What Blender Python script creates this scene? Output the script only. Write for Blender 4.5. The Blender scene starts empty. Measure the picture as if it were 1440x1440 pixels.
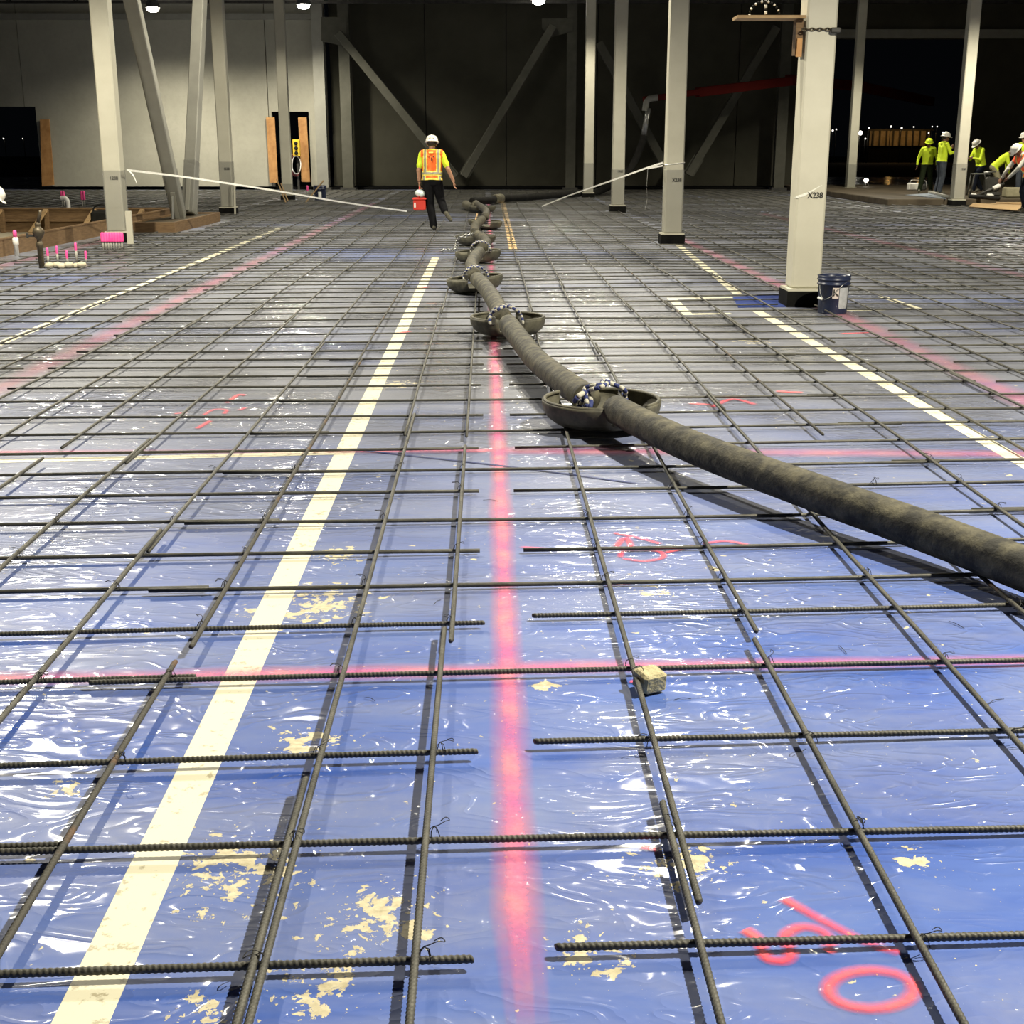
import bpy, math, random
import numpy as np
from mathutils import Vector, Matrix, noise as mnoise

random.seed(7)
SC = bpy.context.scene
COL = SC.collection

# ------------------------------------------------------------------ camera, world, exposure
F = 1823.0                      # focal length in pixels of the 1440 frame
HCAM = 1.57
PITCH = math.atan(512.0 / F)
CP, SP = math.cos(PITCH), math.sin(PITCH)
cam_d = bpy.data.cameras.new('camera'); cam = bpy.data.objects.new('camera', cam_d); COL.objects.link(cam)
cam.location = (0, 0, HCAM); cam.rotation_euler = (math.pi / 2 - PITCH, 0, 0)
cam_d.sensor_width = 36.0; cam_d.lens = 36.0 * F / 1440.0; cam_d.clip_end = 600
SC.camera = cam
W = bpy.data.worlds.new('night_sky'); SC.world = W; W.use_nodes = True
W.node_tree.nodes['Background'].inputs[0].default_value = (0.0010, 0.0012, 0.0016, 1)
W.node_tree.nodes['Background'].inputs[1].default_value = 1.0
SC.view_settings.view_transform = 'Standard'; SC.view_settings.look = 'None'
SC.view_settings.gamma = 1.0; SC.view_settings.use_curve_mapping = False
SC.view_settings.exposure = 0.05
LIGHT_COL = (1.0, 0.93, 0.76)
# site floodlights: location, power in W, half cone in degrees, in view of the photograph
LAMPS = [
    ((4.9, 4.2, 6.9), 6200, 76, .3, .05, 'work floodlight high over the hose, ahead of the camera'),
    ((1.7, 14.6, 7.0), 1500, 74, .3, .16, 'work floodlight over the middle of the rebar mat'),
    ((-6.2, 15.5, 7.0), 4500, 74, .3, .12, 'work floodlight before the column by the pit'),
    ((-4.6, 26.5, 6.9), 1200, 76, .3, .12, 'work floodlight beside the timber formed pit'),
    ((1.3, 25.0, 6.9), 2600, 78, .3, .12, 'work floodlight over the far end of the hose'),
    ((1.2, 39.3, 6.7), 1700, 71, .3, .12, 'work floodlight near the farthest slim column'),
    ((-6.6, 36.6, 6.7), 800, 70, .3, .12, 'work floodlight before the narrow doorway column'),
    ((13.2, 32.5, 6.9), 3600, 72, .4, .12, 'work floodlight above the crew'),
    ((11.8, 44.0, 6.7), 1900, 70, .5, .12, 'work floodlight near the wide opening'),
    ((-12.53, 48.3, 6.28), 2700, 76, 1.0, .15, 'glowing floodlight at upper left, left of the paired braces'),
    ((-7.27, 48.3, 6.38), 2700, 76, 1.0, .15, 'glowing floodlight at top beside the column at the narrow doorway'),
    ((0.92, 48.3, 6.52), 150, 60, 1.0, .15, 'dim floodlight hanging at the top above the cross braces'),
]

# ------------------------------------------------------------------ helpers
def ray(px, py):
    u = (px - 720.0) / F; v = (py - 720.0) / F
    return Vector((u, CP - v * SP, -SP - v * CP))
def G(px, py, z=0.0):
    d = ray(px, py); t = (z - HCAM) / d.z
    return Vector((d.x * t, d.y * t, z))
def AT(px, py, Y):
    d = ray(px, py); t = Y / d.y
    return Vector((d.x * t, Y, HCAM + d.z * t))
VPD = ray(684, 208); KY = VPD.x / VPD.y          # lengthwise direction: X = s + KY*Y
def s_of_ratio(r, y=1180.0):
    p = G(684 + r * (y - 208), y); return p.x - KY * p.y
def Yd(py): return G(684, py).y

def nmat(name): 
    m = bpy.data.materials.new(name); m.use_nodes = True
    nt = m.node_tree; return m, nt, nt.nodes['Principled BSDF']
def link(nt, a, b): nt.links.new(a, b)
def node(nt, t, **kw):
    n = nt.nodes.new(t)
    for k, v in kw.items():
        if k in n.inputs.keys(): n.inputs[k].default_value = v
        else: setattr(n, k, v)
    return n
def ramp(nt, src, p0, p1, c0=(0,0,0,1), c1=(1,1,1,1), interp='LINEAR'):
    r = nt.nodes.new('ShaderNodeValToRGB'); r.color_ramp.interpolation = interp
    r.color_ramp.elements[0].position = p0; r.color_ramp.elements[1].position = p1
    r.color_ramp.elements[0].color = c0; r.color_ramp.elements[1].color = c1
    link(nt, src, r.inputs[0]); return r.outputs[0]
def mixc(nt, fac, a, b, blend='MIX'):
    n = nt.nodes.new('ShaderNodeMix'); n.data_type = 'RGBA'; n.blend_type = blend
    for sock, v in ((n.inputs[0], fac), (n.inputs[6], a), (n.inputs[7], b)):
        if hasattr(v, 'is_linked'): link(nt, v, sock)
        elif isinstance(v, (int, float)): sock.default_value = v
        else: sock.default_value = (*v[:3], 1)
    return n.outputs[2]
def math_(nt, op, a, b=None, clamp=False):
    n = nt.nodes.new('ShaderNodeMath'); n.operation = op; n.use_clamp = clamp
    for i, v in enumerate((a, b)):
        if v is None: continue
        if hasattr(v, 'is_linked'): link(nt, v, n.inputs[i])
        else: n.inputs[i].default_value = v
    return n.outputs[0]
def noise_(nt, coord, scale, detail=4, rough=.5, dist=0.0):
    n = nt.nodes.new('ShaderNodeTexNoise'); link(nt, coord, n.inputs['Vector'])
    n.inputs['Scale'].default_value = scale; n.inputs['Detail'].default_value = detail
    n.inputs['Roughness'].default_value = rough; n.inputs['Distortion'].default_value = dist
    return n.outputs[0]
def pm(name, c1, c2=None, scale=8.0, rough=.6, metal=0.0, bump=0.0, bscale=None, lo=.35, hi=.65, spec=.5, stretch=None, detail=5, coat=0.0):
    """plain procedural material: two colours mixed by noise, with fine relief"""
    m, nt, b = nmat(name)
    tc = nt.nodes.new('ShaderNodeTexCoord'); co = tc.outputs['Object']
    if stretch:
        mp = nt.nodes.new('ShaderNodeMapping'); mp.inputs['Scale'].default_value = stretch
        link(nt, co, mp.inputs[0]); co = mp.outputs[0]
    if c2 is None: c2 = tuple(min(1, v * 1.18) for v in c1)
    n = noise_(nt, co, scale, detail, .6)
    link(nt, mixc(nt, ramp(nt, n, lo, hi), c1, c2), b.inputs['Base Color'])
    b.inputs['Roughness'].default_value = rough; b.inputs['Metallic'].default_value = metal
    b.inputs['Specular IOR Level'].default_value = spec; b.inputs['Coat Weight'].default_value = coat
    if bump:
        bn = nt.nodes.new('ShaderNodeBump'); bn.inputs['Strength'].default_value = bump; bn.inputs['Distance'].default_value = .01
        link(nt, noise_(nt, co, bscale or scale * 4, 4, .6), bn.inputs['Height']); link(nt, bn.outputs[0], b.inputs['Normal'])
    return m
def emit(name, c, s):
    m = bpy.data.materials.new(name); m.use_nodes = True; nt = m.node_tree
    nt.nodes.remove(nt.nodes['Principled BSDF'])
    e = nt.nodes.new('ShaderNodeEmission'); e.inputs[0].default_value = (*c, 1); e.inputs[1].default_value = s
    link(nt, e.outputs[0], nt.nodes['Material Output'].inputs[0]); return m

M = {}
M['steel'] = pm('painted_steel', (.46, .44, .345), (.51, .49, .39), 2.5, .55, bump=.03)
M['steel_grey'] = pm('primed_steel', (.26, .255, .22), (.30, .295, .25), 2.5, .6, bump=.03, spec=.25)
M['wall_steel'] = pm('dark_wall_steel', (.085, .084, .066), (.105, .103, .082), 2.5, .7, bump=.03, spec=.15)  # darker copy of the primed steel, for the back wall
M['rebar'] = pm('rebar_steel', (.048, .047, .039), (.098, .094, .076), 9, .6, .35, bump=.2, bscale=120)
M['rust'] = pm('rusty_rebar', (.06, .056, .045), (.22, .10, .035), 2.2, .7, .3, bump=.3, bscale=120, lo=.56, hi=.70)
M['wire'] = pm('tie_wire_steel', (.02, .02, .02), None, 10, .5, .6)
M['black'] = pm('black_foam_and_shade', (.004, .004, .004), (.008, .008, .007), 8, .9, bump=.1, spec=.08)  # foam collars, also the painted shade under wall panels and shed
M['hose'] = pm('rubber_hose', (.018, .017, .012), (.150, .135, .082), 11, .75, bump=.6, bscale=26, lo=.40, hi=.78, detail=9)
M['hose_black'] = pm('black_hose', (.007, .007, .006), (.016, .015, .013), 6, .8, bump=.2, spec=.15)
M['pan'] = pm('worn_plastic_pan', (.050, .048, .034), (.145, .134, .09), 9, .65, bump=.25, bscale=40, lo=.38, hi=.7, detail=8)
M['collar'] = pm('dusty_steel_coupling', (.075, .07, .048), (.19, .175, .12), 14, .6, .4, bump=.3)
M['rope_w'] = pm('white_rope', (.40, .385, .32), None, 30, .8, bump=.4)
M['rope_b'] = pm('blue_rope', (.02, .03, .12), None, 30, .8, bump=.4)
M['wood'] = pm('form_lumber', (.115, .066, .027), (.19, .115, .05), 5, .75, bump=.15, stretch=(1, 1, 9))
M['wood_l'] = pm('new_plywood', (.30, .19, .085), (.40, .27, .13), 4, .7, bump=.12, stretch=(1, 6, 1))
M['board'] = pm('orange_board', (.36, .17, .055), (.52, .28, .10), 3.5, .7, bump=.12, detail=7)
M['cream'] = pm('pit_plywood', (.42, .375, .26), (.5, .45, .33), 2, .8)
M['pink'] = pm('pink_cap', (.95, .06, .30), (1.0, .12, .38), 8, .6)
M['white'] = pm('white_plastic', (.75, .74, .68), None, 8, .4)
M['pipe'] = pm('grey_conduit', (.30, .29, .25), (.38, .37, .32), 8, .5)
M['bronze'] = pm('cast_standpipe', (.07, .055, .035), (.13, .105, .065), 12, .5, .5, bump=.2)
M['navy'] = pm('navy_bucket', (.012, .018, .045), (.02, .028, .065), 8, .35)
M['label'] = pm('paper_label', (.34, .35, .36), (.42, .43, .44), 25, .6)
M['label2'] = pm('pale_label', (.55, .47, .43), (.62, .55, .5), 25, .6)
M['ink'] = pm('stencil_ink', (.02, .02, .018), None, 20, .8)
M['metal'] = pm('galvanised', (.32, .32, .30), (.42, .42, .40), 12, .35, .8)
M['darkmetal'] = pm('dark_metal', (.035, .034, .03), (.06, .058, .05), 8, .6, .3)
M['red'] = pm('red_plastic', (.62, .035, .02), (.68, .05, .03), 5, .45)
M['boomred'] = pm('red_boom_paint', (.075, .007, .005), None, 3, .8, spec=.1)
M['mint'] = pm('pale_mint_bag', (.62, .72, .66), (.7, .78, .73), 9, .5, bump=.3)
M['orange'] = pm('orange_mesh', (1.0, .16, .015), (1.0, .20, .03), 30, .8, bump=.2)
M['redorange'] = pm('red_orange_mesh', (.95, .10, .03), (1.0, .14, .05), 30, .8, bump=.2)
M['lime'] = pm('lime_shirt', (.62, .80, .02), (.72, .90, .04), 6, .85, bump=.25, bscale=18)
M['limehat'] = pm('lime_hard_hat', (.62, .78, .03), None, 6, .3)
M['hat'] = pm('white_hard_hat', (.74, .71, .62), (.78, .75, .66), 6, .3)
M['reflect'] = pm('reflective_tape', (.30, .28, .20), (.36, .34, .25), 25, .35)
M['yellow_trim'] = pm('yellow_trim', (.95, .72, .12), None, 25, .7)
M['skin'] = pm('skin', (.40, .20, .12), (.46, .25, .15), 10, .55)
M['skin_d'] = pm('tan_skin', (.16, .08, .045), (.2, .10, .06), 10, .55)
M['trousers'] = pm('black_trousers', (.006, .006, .007), (.012, .012, .013), 8, .9, bump=.3, bscale=14, spec=.08)
M['jeans'] = pm('dark_jeans', (.035, .042, .055), (.07, .08, .095), 7, .9, bump=.3, bscale=14, spec=.08)
M['green_p'] = pm('olive_trousers', (.018, .026, .013), (.03, .04, .02), 7, .9, bump=.3, bscale=14, spec=.08)
M['khaki'] = pm('khaki_trousers', (.26, .24, .15), (.33, .30, .2), 7, .9, bump=.3, bscale=14, spec=.08)
M['navy_p'] = pm('navy_trousers', (.008, .010, .018), (.016, .019, .03), 7, .9, bump=.3, bscale=14, spec=.08)
M['grey_shirt'] = pm('grey_shirt', (.42, .41, .35), (.5, .49, .42), 7, .85, bump=.25, bscale=16)
M['boot'] = pm('dusty_boot', (.055, .05, .035), (.13, .12, .085), 14, .8, bump=.2)
M['hair'] = pm('dark_hair', (.02, .015, .01), None, 30, .7)
M['eye'] = pm('eye_dark', (.01, .01, .01), None, 30, .3)
M['yellow'] = pm('yellow_box', (.75, .52, .04), None, 8, .5)
M['cable'] = pm('red_cable', (.25, .06, .06), None, 8, .6)
M['tarp'] = pm('blue_tarp', (.16, .2, .27), (.35, .38, .42), 5, .5, bump=.4)
M['block'] = pm('concrete_block', (.36, .315, .17), (.48, .43, .26), 30, .9, bump=.8, bscale=60)
M['cordstripe'] = pm('pale_cord', (.6, .58, .5), None, 8, .5)
M['slab'] = pm('wet_concrete', (.045, .035, .022), (.085, .068, .045), 1.6, .7, bump=.3, bscale=8, spec=.2)
M['lens'] = emit('lamp_lens', (1.0, .95, .82), 40.0)
M['farlamp'] = emit('distant_lamp', (1.0, .92, .8), 12.0)

class MB:
    """mesh builder: world or local coordinates, several materials"""
    def __init__(s): s.v = []; s.f = []; s.mi = []; s.sm = []; s.cur = 0; s.smooth = False
    def add(s, vs, fs):
        o = len(s.v); s.v.extend([tuple(v) for v in vs])
        for f in fs: s.f.append(tuple(i + o for i in f)); s.mi.append(s.cur); s.sm.append(s.smooth)
        return s
    def box(s, c, size, rot=None, bevel=0.0):
        x, y, z = [d / 2 for d in size]; c = Vector(c); R = rot or Matrix.Identity(3)
        if bevel <= 0:
            vs = [c + R @ Vector((sx * x, sy * y, sz * z)) for sz in (-1, 1) for sy in (-1, 1) for sx in (-1, 1)]
            return s.add(vs, [(0, 2, 3, 1), (4, 5, 7, 6), (0, 1, 5, 4), (2, 6, 7, 3), (0, 4, 6, 2), (1, 3, 7, 5)])
        b = min(bevel, x * .9, y * .9, z * .9)          # octagonal outline in XY, chamfered top and bottom
        rings = []
        for zz, ins in ((-z, b), (-z + b, 0), (z - b, 0), (z, b)):
            X, Y = x - ins, y - ins; k = b
            pts = [(X - k, -Y), (X, -Y + k), (X, Y - k), (X - k, Y), (-X + k, Y), (-X, Y - k), (-X, -Y + k), (-X + k, -Y)]
            rings.append([c + R @ Vector((px, py, zz)) for px, py in pts])
        vs = [p for r in rings for p in r]; fs = [tuple(range(7, -1, -1)), tuple(24 + i for i in range(8))]
        for r in range(3):
            for i in range(8):
                j = (i + 1) % 8; fs.append((r * 8 + i, r * 8 + j, r * 8 + 8 + j, r * 8 + 8 + i))
        return s.add(vs, fs)
    def beam(s, a, b, w, h, up=Vector((0, 0, 1)), bevel=0.0):
        a, b = Vector(a), Vector(b); d = (b - a); L = d.length; d.normalize()
        x = d.cross(up)
        if x.length < 1e-4: x = d.cross(Vector((0, 1, 0)))
        x.normalize(); y = x.cross(d).normalized()
        R = Matrix((x, y, d)).transposed()
        return s.box((a + b) / 2, (w, h, L), R, bevel)
    def tube(s, pts, r, n=8, caps=True, closed=False):
        pts = [Vector(p) for p in pts]; N = len(pts); rs = r if isinstance(r, (list, tuple)) else [r] * N
        t0 = (pts[1] - pts[0]).normalized()
        ref = Vector((0, 0, 1)) if abs(t0.z) < .9 else Vector((1, 0, 0))
        nx = t0.cross(ref).normalized(); vs = []
        for i in range(N):
            a = pts[max(i - 1, 0)]; b = pts[min(i + 1, N - 1)]
            if closed: a = pts[(i - 1) % N]; b = pts[(i + 1) % N]
            t = (b - a); t = t.normalized() if t.length > 1e-9 else t0
            nx = (nx - t * nx.dot(t)).normalized(); ny = t.cross(nx)
            for k in range(n):
                an = 2 * math.pi * k / n
                vs.append(pts[i] + (nx * math.cos(an) + ny * math.sin(an)) * rs[i])
        fs = []
        for i in range(N if closed else N - 1):
            i2 = (i + 1) % N
            for k in range(n):
                k2 = (k + 1) % n; fs.append((i * n + k, i * n + k2, i2 * n + k2, i2 * n + k))
        if caps and not closed:
            fs.append(tuple(range(n - 1, -1, -1))); fs.append(tuple((N - 1) * n + k for k in range(n)))
        return s.add(vs, fs)
    def lathe(s, prof, c=(0, 0, 0), n=24, R=None, caps=True, sx=1, sy=1):
        c = Vector(c); R = R or Matrix.Identity(3); vs = []
        for r, z in prof:
            for k in range(n):
                a = 2 * math.pi * k / n; vs.append(c + R @ Vector((r * math.cos(a) * sx, r * math.sin(a) * sy, z)))
        fs = []
        for i in range(len(prof) - 1):
            for k in range(n):
                k2 = (k + 1) % n; fs.append((i * n + k, i * n + k2, (i + 1) * n + k2, (i + 1) * n + k))
        if caps:
            fs.append(tuple(range(n - 1, -1, -1))); fs.append(tuple((len(prof) - 1) * n + k for k in range(n)))
        return s.add(vs, fs)
    def ell(s, c, rad, n=12, R=None):
        prof = []
        m = max(4, n // 2)
        for i in range(m + 1):
            t = -math.pi / 2 + math.pi * i / m; prof.append((max(1e-4, math.cos(t)), math.sin(t)))
        c = Vector(c); R = R or Matrix.Identity(3); vs = []
        for r, z in prof:
            for k in range(n):
                a = 2 * math.pi * k / n; vs.append(c + R @ Vector((r * math.cos(a) * rad[0], r * math.sin(a) * rad[1], z * rad[2])))
        fs = [(i * n + k, i * n + (k + 1) % n, (i + 1) * n + (k + 1) % n, (i + 1) * n + k) for i in range(m) for k in range(n)]
        return s.add(vs, fs)
    def build(s, name, mats, parent=None, origin=(0, 0, 0)):
        me = bpy.data.meshes.new(name); o = Vector(origin)
        me.from_pydata([(v[0] - o.x, v[1] - o.y, v[2] - o.z) for v in s.v], [], s.f)
        if not isinstance(mats, (list, tuple)): mats = [mats]
        for m in mats: me.materials.append(m)
        me.polygons.foreach_set('material_index', s.mi); me.polygons.foreach_set('use_smooth', s.sm)
        me.update()
        ob = bpy.data.objects.new(name, me); COL.objects.link(ob)
        if parent: ob.parent = parent
        else: ob.location = o
        return ob
def sm(mb): mb.smooth = True; return mb
def tag(o, label=None, cat=None, group=None, kind=None):
    if label: o['label'] = label
    if cat: o['category'] = cat
    if group: o['group'] = group
    if kind: o['kind'] = kind
    return o
def thing(name, label, cat, loc=(0, 0, 0), rotz=0.0, group=None):
    o = bpy.data.objects.new(name, None); COL.objects.link(o); o.empty_display_size = .1
    o.location = loc; o.rotation_euler = (0, 0, rotz); return tag(o, label, cat, group)
def struct(o): o['kind'] = 'structure'; return o
def text_mesh(txt, size, name, mat, parent, loc, rot, extrude=.0006, sx=1.0):
    cu = bpy.data.curves.new('t', 'FONT'); cu.body = txt; cu.size = size; cu.extrude = extrude; cu.align_x = 'CENTER'; cu.align_y = 'CENTER'
    cu.offset = size * .022
    to = bpy.data.objects.new('t', cu); COL.objects.link(to)
    dg = bpy.context.evaluated_depsgraph_get(); me = bpy.data.meshes.new_from_object(to.evaluated_get(dg))
    bpy.data.objects.remove(to); bpy.data.curves.remove(cu)
    me.materials.clear(); me.materials.append(mat)
    o = bpy.data.objects.new(name, me); COL.objects.link(o); o.parent = parent; o.location = loc; o.rotation_euler = rot; o.scale = (sx, 1, 1)
    return o
def catmull(pts, n=8):
    P = [Vector(p) for p in pts]; out = []
    for i in range(len(P) - 1):
        p0 = P[max(i - 1, 0)]; p1 = P[i]; p2 = P[i + 1]; p3 = P[min(i + 2, len(P) - 1)]
        for k in range(n):
            t = k / n
            out.append(.5 * ((2 * p1) + (p2 - p0) * t + (2 * p0 - 5 * p1 + 4 * p2 - p3) * t * t + (3 * p1 - p0 - 3 * p2 + p3) * t ** 3))
    out.append(P[-1]); return out

# ------------------------------------------------------------------ floor
def floor_material():
    m, nt, b = nmat('blue_floor_under_film')
    tc = nt.nodes.new('ShaderNodeTexCoord'); co = tc.outputs['Object']
    def mapped(sc, rot=0.0):
        mp = nt.nodes.new('ShaderNodeMapping'); mp.inputs['Scale'].default_value = sc; mp.inputs['Rotation'].default_value = (0, 0, rot)
        link(nt, co, mp.inputs[0]); return mp.outputs[0]
    tone = noise_(nt, mapped((1, 2.2, 1), .2), 1.3, 6, .6, .4)
    blue = mixc(nt, ramp(nt, tone, .35, .68), (.022, .074, .345), (.062, .125, .39))
    # milky film and dust lying in streaks
    dust = noise_(nt, mapped((.55, 1.9, 1), .12), 1.15, 8, .62, .8)
    fine = noise_(nt, mapped((1, 1, 1)), 22, 5, .7)
    dfac = math_(nt, 'MULTIPLY', ramp(nt, dust, .36, .72), math_(nt, 'ADD', math_(nt, 'MULTIPLY', fine, .7), .35), True)
    c = mixc(nt, math_(nt, 'MULTIPLY', dfac, .75), blue, (.26, .27, .31))
    # grey film and dust further into the hall, grazing haze put into the colour
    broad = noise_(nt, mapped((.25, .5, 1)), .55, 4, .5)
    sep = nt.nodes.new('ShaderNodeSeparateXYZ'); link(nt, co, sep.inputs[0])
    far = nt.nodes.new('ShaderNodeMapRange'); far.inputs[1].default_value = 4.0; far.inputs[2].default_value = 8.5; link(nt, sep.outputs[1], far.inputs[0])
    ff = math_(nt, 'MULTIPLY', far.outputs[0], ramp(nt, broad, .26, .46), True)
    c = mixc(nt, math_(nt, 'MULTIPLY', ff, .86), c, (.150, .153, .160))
    # cement splashes: clusters with ragged edges and loose specks
    cl = [(330, 1225, .22), (300, 1425, .10), (430, 1040, .13), (450, 850, .26), (475, 780, .14), (970, 1210, .13), (1292, 1210, .07), (925, 832, .10),
          (530, 1290, .17), (820, 1340, .12), (770, 965, .08), (90, 1110, .07), (440, 1390, .12), (1000, 800, .06), (560, 540, .2), (1060, 480, .2), (370, 860, .12)]
    acc = None
    for (px, py, r) in cl:
        p = G(px, py); vm = nt.nodes.new('ShaderNodeVectorMath'); vm.operation = 'DISTANCE'; link(nt, co, vm.inputs[0]); vm.inputs[1].default_value = p
        mr = nt.nodes.new('ShaderNodeMapRange'); mr.inputs[1].default_value = r * 1.25; mr.inputs[2].default_value = 0; link(nt, vm.outputs['Value'], mr.inputs[0])
        acc = mr.outputs[0] if acc is None else math_(nt, 'MAXIMUM', acc, mr.outputs[0])
    rag = noise_(nt, mapped((1, 1, 1)), 16, 9, .62, .3)
    big = ramp(nt, math_(nt, 'ADD', rag, math_(nt, 'MULTIPLY', acc, .23)), .675, .690)
    spk = noise_(nt, mapped((1, 1, 1)), 62, 2, .5)
    spots = ramp(nt, math_(nt, 'ADD', spk, math_(nt, 'MULTIPLY', acc, .15)), .735, .752)
    dustn = ramp(nt, noise_(nt, mapped((1, 1, 1)), 190, 2, .5), .72, .76)
    cem = math_(nt, 'MAXIMUM', big, spots)
    cemcol = mixc(nt, ramp(nt, noise_(nt, co, 45, 4, .6), .3, .7), (.40, .35, .22), (.62, .56, .38))
    c = mixc(nt, math_(nt, 'MULTIPLY', dustn, .35), c, (.5, .52, .58))
    c = mixc(nt, cem, c, cemcol)
    link(nt, c, b.inputs['Base Color'])
    b.inputs['Roughness'].default_value = .55
    b.inputs['Specular IOR Level'].default_value = .3
    b.inputs['Sheen Weight'].default_value = .12; b.inputs['Sheen Roughness'].default_value = .5
    b.inputs['Sheen Tint'].default_value = (.9, .9, .85, 1)
    # clear film on top with creases
    w1 = noise_(nt, mapped((.8, 2.2, 1), .10), 1.7, 1, .4, 1.4)
    w2 = noise_(nt, mapped((1.2, 2.6, 1), -.35), 3.2, 1, .4, 1.8)
    rid2 = math_(nt, 'SUBTRACT', 1.0, math_(nt, 'ABSOLUTE', math_(nt, 'MULTIPLY', math_(nt, 'SUBTRACT', w2, .5), 6.0)), True)
    h = math_(nt, 'ADD', math_(nt, 'MULTIPLY', w1, 3.0), math_(nt, 'MULTIPLY', math_(nt, 'POWER', rid2, 2.0), .55))
    h = math_(nt, 'ADD', h, math_(nt, 'MULTIPLY', noise_(nt, mapped((1, 1.8, 1)), 5, 1, .4, .8), .45))
    bp = nt.nodes.new('ShaderNodeBump'); bp.inputs['Strength'].default_value = 1.0; bp.inputs['Distance'].default_value = .0065
    link(nt, h, bp.inputs['Height'])
    link(nt, bp.outputs[0], b.inputs['Coat Normal'])
    bp2 = nt.nodes.new('ShaderNodeBump'); bp2.inputs['Strength'].default_value = .4; bp2.inputs['Distance'].default_value = .010
    hh = math_(nt, 'ADD', math_(nt, 'MULTIPLY', h, .5), math_(nt, 'MULTIPLY', cem, .35)); link(nt, hh, bp2.inputs['Height'])
    link(nt, bp2.outputs[0], b.inputs['Normal'])
    film = math_(nt, 'MULTIPLY', math_(nt, 'SUBTRACT', 1.0, cem), ramp(nt, noise_(nt, mapped((1, 1, 1), .7), .9, 2, .4), .42, .58))
    link(nt, math_(nt, 'ADD', math_(nt, 'MULTIPLY', film, .95), .05, True), b.inputs['Coat Weight'])
    b.inputs['Coat Roughness'].default_value = .11; b.inputs['Coat IOR'].default_value = 1.5
    return m
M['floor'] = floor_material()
PIT_X, PIT_Y0, PIT_Y1, PIT_Z = -7.62, 15.0, 29.9, -.26
fb = MB()
def quad(x0, x1, y0, y1, z=0): fb.add([(x0, y0, z), (x1, y0, z), (x1, y1, z), (x0, y1, z)], [(0, 1, 2, 3)])
quad(PIT_X, 34, -12, 75); quad(-34, PIT_X, -12, PIT_Y0); quad(-34, PIT_X, PIT_Y1, 75)
floor = struct(fb.build('floor', M['floor']))

# tape and sprayed lines on the floor (thin, lying flat)
M['tape'] = pm('cream_tape', (.70, .66, .46), (.76, .72, .53), 18, .6, lo=.3, hi=.5)
def tape_material():
    m, nt, b = nmat('cream_tape_worn'); tc = nt.nodes.new('ShaderNodeTexCoord'); co = tc.outputs['Object']
    n = noise_(nt, co, 24, 6, .65); n2 = noise_(nt, co, 3, 2, .5)
    k = ramp(nt, math_(nt, 'ADD', n, math_(nt, 'MULTIPLY', n2, .25)), .70, .76)
    link(nt, mixc(nt, k, (.66, .63, .47), (.40, .36, .24)), b.inputs['Base Color']); b.inputs['Roughness'].default_value = .55
    return m
M['tape'] = tape_material()
M['tape_o'] = pm('orange_tape', (.75, .48, .20), (.8, .58, .32), 6, .6)
zoff = [0.0006]
def strip(name, a, b, w, mat, label=None, z=None):
    zoff[0] += .00012; z = z or zoff[0]
    a, b = Vector(a), Vector(b); d = (b - a); L = d.length; d.normalize(); n = Vector((-d.y, d.x, 0)) * w / 2
    K = max(1, int(L / .8)); vs = []; fs = []
    for i in range(K + 1):
        p = a.lerp(b, i / K); vs += [(p.x - n.x, p.y - n.y, z), (p.x + n.x, p.y + n.y, z)]
    for i in range(K): fs.append((2 * i, 2 * i + 2, 2 * i + 3, 2 * i + 1))
    o = MB().add(vs, fs).build(name, mat, floor)
    if label: o['label'] = label
    return o
def paint_material(name, c, c2, edge=1.0):
    m, nt, b = nmat(name); out = nt.nodes['Material Output']
    at = nt.nodes.new('ShaderNodeAttribute'); at.attribute_name = 'paint_cover'
    tc = nt.nodes.new('ShaderNodeTexCoord'); co = tc.outputs['Object']
    n = noise_(nt, co, 60, 4, .7); n2 = noise_(nt, co, 5, 3, .5)
    f = math_(nt, 'MULTIPLY', at.outputs['Fac'], math_(nt, 'ADD', math_(nt, 'MULTIPLY', n, .9), .35), True)
    f = math_(nt, 'MULTIPLY', f, math_(nt, 'ADD', math_(nt, 'MULTIPLY', n2, 1.1), .35), True)
    link(nt, mixc(nt, ramp(nt, n2, .35, .65), c, c2), b.inputs['Base Color']); b.inputs['Roughness'].default_value = .6
    b.inputs['Specular IOR Level'].default_value = .3
    tr = nt.nodes.new('ShaderNodeBsdfTransparent'); mx = nt.nodes.new('ShaderNodeMixShader')
    link(nt, f, mx.inputs[0]); link(nt, tr.outputs[0], mx.inputs[1]); link(nt, b.outputs[0], mx.inputs[2]); link(nt, mx.outputs[0], out.inputs[0])
    return m
M['spray'] = paint_material('pink_spray_paint', (.80, .14, .34), (.85, .27, .30))
M['spray_r'] = paint_material('red_spray_paint', (.95, .07, .13), (.95, .14, .15))
M['spray_b'] = paint_material('dark_blue_line', (.01, .02, .10), (.015, .03, .13))
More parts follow.
